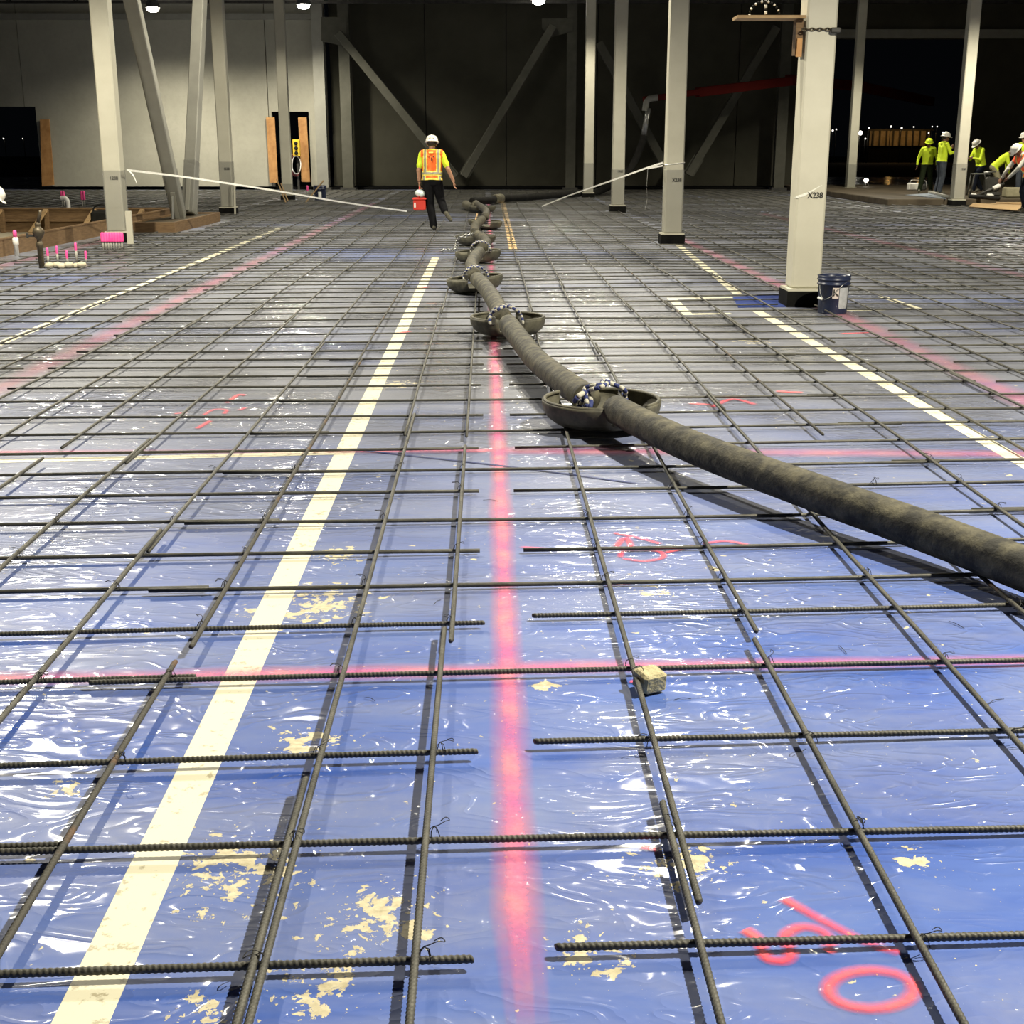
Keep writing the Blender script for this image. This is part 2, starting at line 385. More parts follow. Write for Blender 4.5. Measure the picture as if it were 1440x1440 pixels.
def stroke(pts, w, mat, dens=1.0, soft=.5, label=None, wob=0.0, closed=False, name='spray_mark'):
    """soft-edged painted ribbon through ground points"""
    zoff[0] += .00012; z = zoff[0]
    P = [Vector((p[0], p[1], 0)) for p in pts]; N = len(P); vs = []; fs = []; de = []
    prof = [(-1, 0), (-1 + soft * .6, .45), (-1 + soft, 1), (1 - soft, 1), (1 - soft * .6, .45), (1, 0)]; K = len(prof)
    for i in range(N):
        a = P[(i - 1) % N] if closed else P[max(i - 1, 0)]; b = P[(i + 1) % N] if closed else P[min(i + 1, N - 1)]
        d = (b - a).normalized(); n = Vector((-d.y, d.x, 0)); ww = w / 2 * (1 + wob * (mnoise.noise(P[i] * 3.1) ))
        endk = 1.0 if closed or 0 < i < N - 1 else 0.0
        dv = dens * (1 + .5 * mnoise.noise(P[i] * 1.7 + Vector((5, 3, 1))))
        for (t, q) in prof:
            p = P[i] + n * t * ww; vs.append((p.x, p.y, z)); de.append(q * endk * dv)
    for i in range(N if closed else N - 1):
        i2 = (i + 1) % N
        for k in range(K - 1): fs.append((i * K + k, i * K + k + 1, i2 * K + k + 1, i2 * K + k))
    o = MB().add(vs, fs).build(name, mat, floor)
    at = o.data.attributes.new('paint_cover', 'FLOAT', 'POINT'); at.data.foreach_set('value', de)
    if label: o['label'] = label
    return o
def gline(r, y0, y1, n=40):            # lengthwise line of given ratio between two pixel rows
    s = s_of_ratio(r); Y0, Y1 = Yd(y0), Yd(y1)
    return [(s + KY * (Y0 + (Y1 - Y0) * i / n), Y0 + (Y1 - Y0) * i / n) for i in range(n + 1)]
def gl(pts, n=6): return catmull([G(x, y) for x, y in pts], n)
def dense(pts, n=40): return [pts[0].lerp(pts[-1], i / n) for i in range(n + 1)]

p = gline(-.464, 1470, 362, 2); strip('tape_line', (*p[0], 0), (*p[-1], 0), .108, M['tape'], 'long cream tape line left of the pink line')
strip('tape_line', G(946, 338), G(1037, 413), .105, M['tape'], 'cream tape line behind the near column')
strip('tape_line', G(1062, 436), G(1560, 720), .105, M['tape'], 'cream tape line running to the right edge')
strip('tape_line', G(-120, 533), G(395, 320), .105, M['tape'], 'cream tape line at the left')
strip('tape_line', G(-60, 650), G(476, 637), .085, M['tape'], 'crosswise cream tape meeting the long tape')
strip('tape_line', G(943, 420), G(1042, 418), .10, M['tape']); strip('tape_line', G(944, 419), G(968, 443), .10, M['tape'])
strip('tape_line', G(962, 442), G(1028, 441), .10, M['tape']); strip('tape_line', G(1190, 437), G(1298, 434), .10, M['tape']); strip('tape_line', G(1240, 417), G(1296, 436), .10, M['tape'])
strip('tape_line', G(722, 352), G(706, 280), .13, M['tape_o'], 'orange tape line beside the hose')
stroke(gline(.0405, 1480, 280, 90), .118, M['spray'], .85, .85, 'pink sprayed line down the middle', .35)
stroke(gline(-2.02, 700, 285, 60), .34, M['spray'], .24, .85, 'faint pink sprayed line at the left', .3)
stroke(gline(2.13, 760, 330, 60), .34, M['spray'], .28, .85, 'faint pink sprayed line at the right', .3)
stroke(gline(4.2, 520, 300, 60), .36, M['spray'], .22, .8, None, .3); stroke(gline(-4.1, 520, 330, 60), .36, M['spray'], .2, .8, None, .3)
stroke(dense([G(-80, 957), G(720, 943)]) , .14, M['spray'], .62, .85, 'pink sprayed line across, left half', .3)
stroke(dense([G(715, 940), G(1560, 928)]), .12, M['spray'], .68, .85, 'pink sprayed line across, right half', .3)
stroke(dense([G(-100, 637), G(700, 634)]), .13, M['spray'], .6, .8, None, .2); stroke(dense([G(690, 634), G(1560, 640)]), .24, M['spray'], .32, .8, None, .3)
stroke(gl([(498, 633), (700, 655), (900, 681)]), .028, M['spray_b'], 2.2, .35, 'dark blue snapped line')
RM = M['spray_r']
stroke(gl([(1100, 1264), (1150, 1292), (1215, 1325), (1268, 1342)]), .040, RM, 1.1, .92, 'red sprayed slash')
stroke(gl([(1046, 1308), (1066, 1322), (1078, 1348), (1104, 1352), (1112, 1340), (1104, 1318), (1128, 1305), (1158, 1312), (1168, 1330), (1160, 1340)]), .042, RM, 1.1, .92, 'red sprayed figure')
stroke([G(1225 + 60 * math.cos(a * .19635), 1393 + 27 * math.sin(a * .19635)) for a in range(32)], .044, RM, 1.1, .92, 'red sprayed ring', closed=True)
for pl, w in (([(862, 750), (900, 758), (930, 766)], .035), ([(866, 770), (880, 757), (890, 775)], .04), ([(875, 786), (905, 790), (932, 785), (925, 776), (880, 775), (872, 785)], .035),
              ([(935, 778), (965, 772), (975, 768)], .03), ([(988, 766), (1020, 762), (1056, 768)], .035), ([(730, 770), (790, 774)], .03), ([(820, 660), (850, 657)], .03), ([(850, 825), (890, 822)], .03),
              ([(318, 568), (335, 556), (345, 557)], .05), ([(286, 585), (300, 577), (318, 577), (315, 583)], .045), ([(276, 604), (297, 592)], .05), ([(244, 583), (264, 581)], .05), ([(336, 578), (346, 574)], .05),
              ([(968, 568), (1000, 570)], .06), ([(1000, 574), (1030, 562), (1062, 570)], .06), ([(1090, 551), (1130, 553)], .07), ([(1180, 470), (1230, 468)], .08), ([(900, 1193), (930, 1197)], .03), ([(885, 960), (905, 962)], .03),
              ([(560, 470), (575, 466)], .11), ([(588, 408), (600, 404)], .12)):
    stroke(gl(pl), w, RM, .8, .75)

# ------------------------------------------------------------------ walls, ceiling
def wall_material():
    m, nt, b = nmat('tilt_up_concrete'); tc = nt.nodes.new('ShaderNodeTexCoord'); co = tc.outputs['Object']
    n = noise_(nt, co, .55, 8, .6); n2 = noise_(nt, co, 6, 6, .65)
    c = mixc(nt, ramp(nt, n, .3, .7), (.33, .32, .255), (.42, .405, .33))
    c = mixc(nt, math_(nt, 'MULTIPLY', ramp(nt, n2, .45, .75), .25), c, (.24, .235, .19))
    link(nt, c, b.inputs['Base Color']); b.inputs['Roughness'].default_value = .85
    bp = nt.nodes.new('ShaderNodeBump'); bp.inputs['Strength'].default_value = .2; bp.inputs['Distance'].default_value = .02; link(nt, n2, bp.inputs['Height']); link(nt, bp.outputs[0], b.inputs['Normal'])
    return m
M['wall'] = wall_material()
M['wall_shade'] = pm('shaded_panel_wall', (.058, .056, .041), (.078, .075, .056), .6, .9, detail=8, spec=.1)  # same panel wall at the unlit right, shade put into its colour
M['deck'] = pm('roof_deck', (.06, .06, .07), (.08, .08, .09), 1, .8)
WL, WR = 52.0, 53.0
wall = thing('wall_back', None, None); struct(wall)
def xat(px, Y): return AT(px, 230, Y).x
def zat(py, Y): return AT(720, py, Y).z
def panel(rects, Y, th=.2, mat=None):
    mb = MB()
    for (x0, x1, z0, z1) in rects: mb.box(((x0 + x1) / 2, Y + th / 2, (z0 + z1) / 2), (x1 - x0, th, z1 - z0))
    return mb.build('panel', mat or M['wall'], wall)
ZT = 8.2; ZB = .13; g = .015
x0, x1, x2, x3 = [xat(p, WL) for p in (-60, 42, 381, 463)]
d1 = xat(57, WL); dz = zat(150, WL)
panel([(-34, x0 - g, ZB, ZT)], WL)
panel([(x0 + g, x1 - g, dz, ZT)], WL)
panel([(x1 + g, d1, dz, ZT), (d1, x2 - g, ZB, ZT)], WL)
o0, o1, oz = xat(385, WL), xat(437, WL), zat(157, WL)
panel([(x2 + g, o0, ZB, ZT), (o0, o1, oz, ZT), (o1, x3, ZB, ZT)], WL)
prev = x3 + .02
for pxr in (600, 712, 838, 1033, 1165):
    xr = xat(pxr, WR); panel([(prev + g, xr - g, ZB, ZT)], WR, mat=M['wall_shade']); prev = xr
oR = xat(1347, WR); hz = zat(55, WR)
panel([(prev + g, oR, hz, ZT)], WR, mat=M['wall_shade']); panel([(oR + g, oR + 6, ZB, ZT)], WR, mat=M['wall_shade']); panel([(oR + 6 + g, 34, ZB, ZT)], WR, mat=M['wall_shade'])
MB().box((0, WL + .6, .05), (20, .8, .1)).build('gap_shade_strip', M['black'], wall)  # black strip standing in for the shade in the gap under the panels
struct(MB().box((-34.1, 20, 4), (.2, 65, 8.2)).build('wall_left', M['wall']))
struct(MB().box((34.1, 20, 4), (.2, 65, 8.2)).build('wall_right', M['wall']))
struct(MB().box((0, -12.1, 4), (68, .2, 8.2)).build('wall_rear', M['wall']))
struct(MB().box((0, 20.6, 8.25), (68.6, 65.6, .1)).build('ceiling', M['deck']))
led = struct(MB().box(((-34 + x3) / 2, WL - .08, 6.32), (x3 + 34, .16, .22)).build('trim_1', M['steel_grey']))
led2 = struct(MB().box(((oR + xat(1165, WR)) / 2 + 6, WR - .1, hz + .18), (oR - xat(1165, WR) + 14, .2, .32)).build('trim_2', M['steel_grey']))
for (yy, lab) in ((46.6, 'open web roof joist, the nearer one in view'), (49.6, 'open web roof joist next to the back wall')):
    J = thing('roof_joist', lab, 'joist', (0, yy, 6.6))
    MB().box((0, 0, 0), (60, .12, .09)).build('bottom_chord', M['darkmetal'], J); MB().box((0, 0, 1.35), (60, .12, .09)).build('top_chord', M['darkmetal'], J)
    wb = MB(); K = 50
    for i in range(K):
        xa = -30 + 60 * i / K; xb = xa + 60 / K; za, zb = ((0, 1.35) if i % 2 == 0 else (1.35, 0)); wb.tube([(xa, 0, za), (xb, 0, zb)], .03, 5)
    wb.build('web', M['darkmetal'], J)

# ------------------------------------------------------------------ columns
M['wrap'] = None
def wrap_material():
    m, nt, b = nmat('clear_wrap_film'); out = nt.nodes['Material Output']
    tc = nt.nodes.new('ShaderNodeTexCoord'); co = tc.outputs['Object']
    mp = nt.nodes.new('ShaderNodeMapping'); mp.inputs['Scale'].default_value = (5, 5, 9); mp.inputs['Rotation'].default_value = (0, .5, 0); link(nt, co, mp.inputs[0])
    n = noise_(nt, mp.outputs[0], 1.2, 4, .6, 1.5)
    bp = nt.nodes.new('ShaderNodeBump'); bp.inputs['Strength'].default_value = .9; bp.inputs['Distance'].default_value = .03; link(nt, n, bp.inputs['Height'])
    b.inputs['Base Color'].default_value = (.30, .30, .27, 1); b.inputs['Roughness'].default_value = .12; link(nt, bp.outputs[0], b.inputs['Normal'])
    tr = nt.nodes.new('ShaderNodeBsdfTransparent'); mx = nt.nodes.new('ShaderNodeMixShader'); mx.inputs[0].default_value = .38
    link(nt, tr.outputs[0], mx.inputs[1]); link(nt, b.outputs[0], mx.inputs[2]); link(nt, mx.outputs[0], out.inputs[0]); return m
M['wrap'] = wrap_material()
COLS = []
def column(px, py, label, w=.30, txt=None, wrap=1.15, base=.16, ztop=8.1, yaw=.02, tz=1.08):
    p = G(px, py); Y = p.y + .2; X = p.x * Y / p.y
    c = thing('steel_column', label, 'column', (X, Y, 0), yaw, 'square steel columns'); COLS.append((X, Y))
    MB().box((0, 0, base / 2), (w + .10, w + .10, base)).build('foam_collar', M['black'], c)
    MB().box((0, 0, base + .0125), (w + .08, w + .08, .025)).build('base_plate', M['steel'], c)
    MB().box((0, 0, (base + .025 + ztop) / 2), (w, w, ztop - base - .025), bevel=.018).build('shaft', M['steel'], c)
    if wrap:
        mb = MB(); k = w / 2 + .006; z0, z1 = base + .03, wrap
        mb.add([(sx * k, sy * k, z) for z in (z0, z1) for sx, sy in ((-1, -1), (1, -1), (1, 1), (-1, 1))], [(i, (i + 1) % 4, 4 + (i + 1) % 4, 4 + i) for i in range(4)])
        mb.build('plastic_wrap', M['wrap'], c)
    if txt: text_mesh(txt, .078, 'stencil_number', M['ink'], c, (.035, -w / 2 - .008, tz), (math.pi / 2, 0, 0), sx=.9)
    return c
cC1 = column(168, 341, 'brightly lit steel column rising beside the timber pit', txt='1238', tz=1.07, wrap=1.2)
cC2 = column(322, 302, 'steel column right of the paired braces, black foam foot', txt='1238', wrap=1.25, tz=1.08)
cC3 = column(405, 282, 'steel column standing before the narrow doorway', wrap=.5)
cC5 = column(827, 279, 'farthest steel column right of the cross braces', wrap=1.1)
cC6 = column(868, 299, 'steel column where the pump hose drops behind', txt='1900', wrap=1.05, tz=1.0)
cC7 = column(944, 344, 'steel column with white rope tied around it', txt='X238', wrap=1.22, tz=1.05)
cC8 = column(1127, 432, 'nearest steel column with the navy bucket at its foot', txt='X238', wrap=0, tz=1.11)
cC9 = column(1195, 271, 'far steel column in the wide dark opening', wrap=1.0)
cC10 = column(1345, 290, 'steel column in front of the crew', txt='1238', wrap=1.15, tz=1.0)
# film on the nearest column, its plastic shine put in as a pale strip
mb = MB(); k = .157
mb.add([(-k, -k, 1.085), (-.08, -k, 1.10), (.09, -k, 1.205), (.10, -k, 1.215), (-.04, -k, 1.145), (-k, -k, 1.105), (-k, -.06, 1.085), (-k, -.06, 1.075)], [(0, 1, 2, 3, 4, 5), (0, 5, 6, 7)])
mb.build('film_shine_scrap', pm('white_film_shine', (.7, .7, .62), None, 20, .25, bump=.6), cC8)

# braces of the column line by the pit
def brace(name, a, b, w, label, mat='steel', group=None, h=None):
    t = thing(name, label, 'brace', a, 0, group); A = Vector(a)
    MB().beam(Vector((0, 0, 0)), Vector(b) - A, w, h or w, bevel=.015).build('shaft', M[mat], t)
    d = (Vector(b) - A).normalized()
    MB().beam(d * .05, d * .75, w * .35, w * 1.25).build('gusset_plate', M[mat], t)
    if name == 'steel_brace': MB().beam(d * .02, d * 1.15, w * 1.08, w * 1.08, bevel=.01).build('plastic_wrap', M['wrap'], t)
    return t
B0 = AT(252, 300, 27.4); B0.z = .2; B1 = AT(266, 298, 28.5); B1.z = .2
T0, T1 = AT(186, 4, 24.4), AT(281, 2, 29.9)
brace('steel_brace', B0, B0 + (T0 - B0) * 1.06, .25, 'steel brace leaning left from the timber boxed footing', 'steel_grey')
brace('steel_brace', B1, B1 + (T1 - B1) * 1.3, .25, 'steel brace leaning right from the timber boxed footing', 'steel_grey')
YB = 51.0
def wbrace(p0, p1, label): 
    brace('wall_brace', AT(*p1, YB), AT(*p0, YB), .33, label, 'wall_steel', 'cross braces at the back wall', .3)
wbrace((475, 46), (640, 250), 'dark diagonal brace left of the walking worker')
wbrace((778, 36), (652, 248), 'dark diagonal brace right of the walking worker')
wbrace((842, 60), (944, 250), 'dim diagonal brace behind the two slim columns')
wbrace((1092, 38), (968, 246), 'dim diagonal brace left of the nearest column')
def wcol(px, w, label, mat='wall_steel'):
    X = xat(px, YB); t = thing('wall_column', label, 'column', (X, YB + .45, 0), 0, 'columns along the back wall')
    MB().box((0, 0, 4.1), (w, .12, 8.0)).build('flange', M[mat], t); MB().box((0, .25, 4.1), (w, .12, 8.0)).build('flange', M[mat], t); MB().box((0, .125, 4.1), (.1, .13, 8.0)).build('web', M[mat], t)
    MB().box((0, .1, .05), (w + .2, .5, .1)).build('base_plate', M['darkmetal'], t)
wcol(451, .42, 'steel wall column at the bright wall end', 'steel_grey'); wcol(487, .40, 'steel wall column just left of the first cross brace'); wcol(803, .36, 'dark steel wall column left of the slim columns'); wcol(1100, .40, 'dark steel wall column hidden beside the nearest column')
for pts, lab in (([(452, 24), (488, 24), (488, 66), (452, 58)], 'gusset plate above the left cross brace'), ([(762, 26), (806, 26), (806, 44), (776, 52), (762, 40)], 'gusset plate above the right cross brace')):
    P = [AT(x, y, YB + .38) for x, y in pts]; n = len(P); mb = MB()
    mb.add([(p.x, p.y + d - .05, p.z) for d in (0, .03) for p in P], [tuple(range(n - 1, -1, -1)), tuple(range(n, 2 * n))] + [(i, (i + 1) % n, n + (i + 1) % n, n + i) for i in range(n)])
    tag(mb.build('gusset_plate', M['wall_steel'], None, P[0]), lab, 'plate')

# ------------------------------------------------------------------ rebar mat
R_BAR = .0082
SLAB_X0, SLAB_Y0 = 10.6, 37.6
def wob(x, y):
    return .004 * math.sin(x * 1.3 + y * .7) + .003 * math.sin(y * 2.1 - x * .9 + 1.0)
def zc(x, y): return .021 + wob(x, y)                       # axis of crosswise bars
def zl(x, y): return .021 + wob(x, y) + R_BAR * 2.1         # lengthwise bars lie on top
def blocked(x, y):
    if x < PIT_X + .25 and PIT_Y0 - .2 < y < PIT_Y1 + .2: return True
    if x > SLAB_X0 - .2 and y > SLAB_Y0 - .2: return True
    if -7.5 < x < -6.25 and 25.2 < y < 29.7: return True
    for (cx, cy) in COLS:
        if abs(x - cx) < .26 and abs(y - cy) < .26: return True
    return False
def split_free(a, b):
    """cut a bar where something stands in its way"""
    L = (b - a).length; n = max(2, int(L / .1)); out = []; start = None
    for i in range(n + 1):
        p = a.lerp(b, i / n)
        if blocked(p.x, p.y):
            if start is not None and i - start > 4: out.append((a.lerp(b, start / n), a.lerp(b, (i - 1) / n)))
            start = None
        elif start is None: start = i
    if start is not None and n - start > 4: out.append((a.lerp(b, start / n), b))
    return out
bars = []       # dicts: a, b, kind, label
def vis_half(y): return .405 * max(y, 1.2) + .9
ROW_PX = [1351, 1180, 1060, 945, 876, 820, 773, 729, 690, 659, 629, 604, 582, 560.5, 541, 526, 512.6, 502, 490.6, 479, 468, 458, 448, 439, 431]
rowsY = [G(650, y, .022).y for y in ROW_PX]
while rowsY[-1] < 50.6: rowsY.append(rowsY[-1] + .4572 + random.uniform(-.02, .02))
JS = {-3: -10.0, -2: -6.65, -1: s_of_ratio(-2.02), 0: s_of_ratio(.037), 1: s_of_ratio(2.12), 2: 7.0, 3: 10.4}
J = [-20.2, -16.8, -13.4] + [JS[k] for k in range(-3, 4)] + [13.8, 17.2, 20.6]
J0 = 6          # index of the centre pink line
_ON = 'zeroth first second third fourth fifth sixth seventh eighth ninth tenth eleventh twelfth thirteenth fourteenth fifteenth sixteenth seventeenth eighteenth nineteenth'.split()
_TN = ['', '', 'twent', 'thirt', 'fort', 'fift', 'sixt', 'sevent', 'eight', 'ninet']
def ordinal(n):
    if n < 20: return _ON[n]
    if n >= 100: return 'hundredth'
    return _TN[n // 10] + ('ieth' if n % 10 == 0 else 'y-' + _ON[n % 10])
x650 = G(650, 945).x
for ri, Y0 in enumerate(rowsY):
    ang = math.radians(2.9 if ri < 2 else (3.7 if ri < 12 else 3.0)) + random.uniform(-.002, .002); ta = math.tan(ang)
    split = (ri % 2 == 0)
    hw = vis_half(Y0); segs = []
    if split:
        for k in range(len(J) - 1): segs.append((J[k] + .085 + random.uniform(-.02, .02), J[k + 1] - .085 + random.uniform(-.02, .02), k))
    else:
        for k in range(len(J) - 1): segs.append((J[k] - 1.35 + random.uniform(-.1, .1), J[k] + 2.35 + random.uniform(-.1, .1), k))
    for (s0, s1, k) in segs:
        o = 0.0 if split else (.012 if k % 2 else -.012)
        xa, xb = s0 + KY * Y0, s1 + KY * Y0
        if split and abs(k - J0) <= 1 or (split and k == J0 - 1): pass
        lim0, lim1 = max(xa, -hw - .8), min(xb, hw + .8)
        if lim1 - lim0 < .3: continue
        ya = Y0 + (lim0 - x650) * ta + o; yb = Y0 + (lim1 - x650) * ta + o
        if split and k == J0 and ri in (0, 2, 4):          # right-hand bars sit a little further on
            dy = (.03, .05, .06)[(0, 2, 4).index(ri)]; ya += dy; yb += dy
        for (a, b) in split_free(Vector((lim0, ya, 0)), Vector((lim1, yb, 0))):
            if split: where = {J0: 'right of the pink line', J0 - 1: 'left of the pink line'}.get(k, 'beyond the right pink line' if k > J0 else 'beyond the left pink line')
            else: where = {J0: 'crossing the pink line'}.get(k, 'at the right side' if k > J0 else 'at the left side')
            bars.append(dict(a=a, b=b, k='c', row=ri, lab='crosswise rebar %s, in the %s row from the bottom edge' % (where, ordinal(ri + 1)), sub=k))
# lengthwise bars: ratio of each bar line, with the joints that can be seen (pixel rows: end of near piece, start of far piece)
LR = [(-1.64, None), (-1.387, (655, 640)), (-1.12, None), (-.8215, (760, 790)), (-.583, (948, 926)), (-.2716, (1118, 1500)), (-.0745, (900, 918)), (.2685, (1150, 1292)), (.539, (914, 903)),
      (.88, None), (1.135, (716, 622)), (1.395, (440, 470)), (1.74, (498, 488)), (2.03, (530, 560)), (2.32, None), (2.6, None)]
ratios = [r for r, _ in LR]
lines = [(s_of_ratio(r), j, i) for i, (r, j) in enumerate(LR)]
s = lines[0][0]; i = -1
while s > -21: s -= .445 + random.uniform(-.04, .04); lines.append((s, None, i)); i -= 1
s = s_of_ratio(2.6); i = len(LR)
while s < 22: s += .445 + random.uniform(-.04, .04); lines.append((s, None, i)); i += 1
lines.sort()
NL = sum(1 for l in lines if l[0] < JS[0])
for li, (s, joint, idx) in enumerate(lines):
    if joint: y1, y2 = Yd(joint[0]), Yd(joint[1]); ends = [(.9, y1), (y2, None)]
    else:
        y1 = random.uniform(4.0, 9.5); ends = [(.9, y1), (y1 - random.choice((.0, .55, .6)) + .03, None)]
    pieces = [ends[0]]; st = ends[1][0]
    while st < 50.5:
        L = random.uniform(5.6, 6.6) if not (idx == 6 and len(pieces) == 1) else Yd(636) - st
        pieces.append((st, min(st + L, 50.8)))
        st = st + L - random.choice((.55, .6, .5, -.04)) if not (idx == 6 and len(pieces) == 2) else Yd(622)
    side = ('%s line left of the pink line' % ordinal(NL - li)) if li < NL else ('%s line right of the pink line' % ordinal(li - NL + 1))
    for pi, (ya, yb) in enumerate(pieces):
        if yb - ya < .25: continue
        off = (.011 if pi % 2 else -.011)
        if idx == 6: off = (-.018, .008, .012)[min(pi, 2)]
        # keep what the photograph can see
        def inview(y): return abs(s + off + KY * y) < vis_half(y) + .4
        ys = [ya + (yb - ya) * t / 12 for t in range(13)]
        vis = [y for y in ys if inview(y)]
        if not vis: continue
        ya2 = max(ya, min(vis) - (yb - ya) / 12)
        A = Vector((s + off + KY * ya2, ya2, 0)); B = Vector((s + off + KY * yb, yb, 0))
        for (a, b) in split_free(A, B):
            bars.append(dict(a=a, b=b, k='l', row=idx, lab='lengthwise rebar, %s piece from the camera, %s' % (ordinal(pi + 1), side), sub=pi))
def bar_geo(bar, ribbed, n, z_fn):
    a, b = bar['a'], bar['b']; d = b - a; L = d.length; t = d / L; nx = Vector((t.y, -t.x, 0)); step = .0031 if ribbed else .35
    K = max(2, int(L / step)) + 1
    u = np.linspace(0, 1, K); X = a.x + d.x * u; Y = a.y + d.y * u
    Z = .021 + .004 * np.sin(X * 1.3 + Y * .7) + .003 * np.sin(Y * 2.1 - X * .9 + 1.0) + (R_BAR * 2.1 if bar['k'] == 'l' else 0)
    r = np.full(K, R_BAR)
    if ribbed: r = R_BAR * (.96 + .13 * ((np.arange(K) // 2) % 2)); r[0] = r[-1] = R_BAR * .95
    ang = np.linspace(0, 2 * np.pi, n, endpoint=False); ca, sa = np.cos(ang), np.sin(ang)
    # transverse ribs lean a little along the bar
    V = np.zeros((K, n, 3)); lean = (ca * .004 if ribbed else ca * 0)
    V[:, :, 0] = X[:, None] + nx.x * ca[None] * r[:, None] + t.x * lean[None]
    V[:, :, 1] = Y[:, None] + nx.y * ca[None] * r[:, None] + t.y * lean[None]
    V[:, :, 2] = Z[:, None] + sa[None] * r[:, None]
    ii = (np.arange(K - 1)[:, None] * n + np.arange(n)[None]); jj = (np.arange(K - 1)[:, None] * n + (np.arange(n)[None] + 1) % n)
    Fq = np.stack([ii, jj, jj + n, ii + n], -1).reshape(-1, 4)
    return V.reshape(-1, 3), Fq, K
def np_mesh(name, V, Fq, caps=None, smooth=True):
    me = bpy.data.meshes.new(name); nq = len(Fq); extra = caps or []
    me.vertices.add(len(V)); me.vertices.foreach_set('co', V.astype(np.float32).ravel())
    loops = np.concatenate([Fq.ravel()] + [np.array(c) for c in extra]).astype(np.int32)
    starts = np.concatenate([np.arange(nq) * 4, nq * 4 + np.cumsum([0] + [len(c) for c in extra])[:-1]]) if extra else np.arange(nq) * 4
    me.loops.add(len(loops)); me.loops.foreach_set('vertex_index', loops)
    me.polygons.add(len(starts)); me.polygons.foreach_set('loop_start', starts.astype(np.int32))
    me.polygons.foreach_set('use_smooth', np.full(len(starts), smooth))
    me.update(calc_edges=True); me.validate(); return me
for br in bars:
    m = (br['a'] + br['b']) / 2; near = br['a'] if br['a'].y < br['b'].y else br['b']
    inside = abs(m.x) < .40 * m.y + 1.2
    dd = max(1.6, near.y * .6 + m.y * .4)
    br['size'] = (br['b'] - br['a']).length / dd ** 2 * (1 if inside else .35)
bars.sort(key=lambda q: -q['size'])
NIND = 292
restV, restF, off = [], [], 0
used_lab = {}
for bi, br in enumerate(bars):
    ymin = min(br['a'].y, br['b'].y)
    if bi < NIND:
        ribbed = ymin < 4.3; n = 8 if ribbed else 6
        V, Fq, K = bar_geo(br, ribbed, n, None); org = V[0].copy()
        me = np_mesh('rebar', V - org, Fq, [list(range(n - 1, -1, -1)), [(K - 1) * n + q for q in range(n)]])
        me.materials.append(M['rust'] if (br['k'] == 'l' and br['row'] in (4, 10)) else M['rebar'])
        o = bpy.data.objects.new('rebar', me); COL.objects.link(o); o.location = org
        lab = br['lab']; used_lab[lab] = used_lab.get(lab, 0) + 1
        if used_lab[lab] > 1: lab = lab + ', further %s' % ('out' if br['k'] == 'c' else 'along')
        tag(o, lab, 'rebar', 'crosswise rebars' if br['k'] == 'c' else 'lengthwise rebars')
    else:
        V, Fq, K = bar_geo(br, False, 4, None); restV.append(V); restF.append(Fq + off); off += len(V)
me = np_mesh('distant_rebar', np.concatenate(restV), np.concatenate(restF)); me.materials.append(M['rebar'])
o = bpy.data.objects.new('distant_rebar', me); COL.objects.link(o); tag(o, 'mass of thin rebar covering the far floor', 'rebar', None, 'stuff')

# tie wires on the near crossings
tw = MB(); tw.smooth = True
loop = [(.011 * math.cos(a), .011 * math.sin(a) * .9, .010 * math.sin(2 * a) + .003) for a in [2 * math.pi * q / 12 for q in range(12)]]
tw.tube([(-.010, -.010, -.012), (-.007, -.004, .004), (0, 0, .0105), (.007, .005, .004), (.010, .010, -.012)], .0011, 5)
tw.tube([(.010, -.010, -.012), (.006, -.005, .005), (0, 0, .0115), (-.006, .005, .004), (-.010, .010, -.012)], .0011, 5)
tw.tube(catmull([(0, 0, .011), (.008, -.006, .016), (.022, -.004, .020), (.034, .003, .016), (.028, .008, .021), (.016, .004, .018)], 4), .0010, 5)
tw0 = tw.build('tie_wire', M['wire'])
first = True; rng = random.Random(3)
for ri in range(10):
    for idx in range(2, 12):
        s = s_of_ratio(LR[idx][0]); Y0 = rowsY[ri]; x = s + KY * Y0
        ang = math.radians(2.9 if ri < 2 else 3.7); y = Y0 + (x - x650) * math.tan(ang)
        if (ri + idx) % 2 and rng.random() < .45: continue
        if abs(x) > .40 * y + .1: continue
        t = tw0 if first else tw0.copy()
        if not first: COL.objects.link(t)
        first = False
        t.location = (x, y, zl(x, y)); t.rotation_euler = (rng.uniform(-.2, .2), 0, rng.uniform(0, 6.28)); sc_ = rng.uniform(.9, 1.25); t.scale = (sc_,) * 3
        tag(t, 'black tie wire at the %s crosswise row and %s line %s of the pink line' % (ordinal(ri + 1), ordinal(abs(idx - 6.5).__ceil__()), 'left' if idx < 7 else 'right'), 'wire', 'tie wires on the rebar crossings')
# offcuts of wire lying on the film
for (px, py, wl_) in ((615, 848, 'left of the pink line'), (1185, 915, 'behind the pink cross line at the right'), (1400, 988, 'near the right edge'), (690, 705, 'touching the upper pink line'), (520, 985, 'left of the pink crossing'), (1345, 880, 'below the thick hose at the right'), (960, 985, 'beside the concrete spacer block')):
    p = G(px, py); a = rng.uniform(0, 3.14); L = rng.uniform(.02, .04); mb = MB(); mb.smooth = True
    mb.tube(catmull([(p.x - L * math.cos(a), p.y - L * math.sin(a), .0035), (p.x, p.y + .006, .006), (p.x + L * math.cos(a), p.y + L * math.sin(a), .0035)], 5), .0011, 5)
    tag(mb.build('wire_offcut', M['wire'], None, p), 'short bent wire offcut on the blue film, ' + wl_, 'wire', 'wire offcuts')
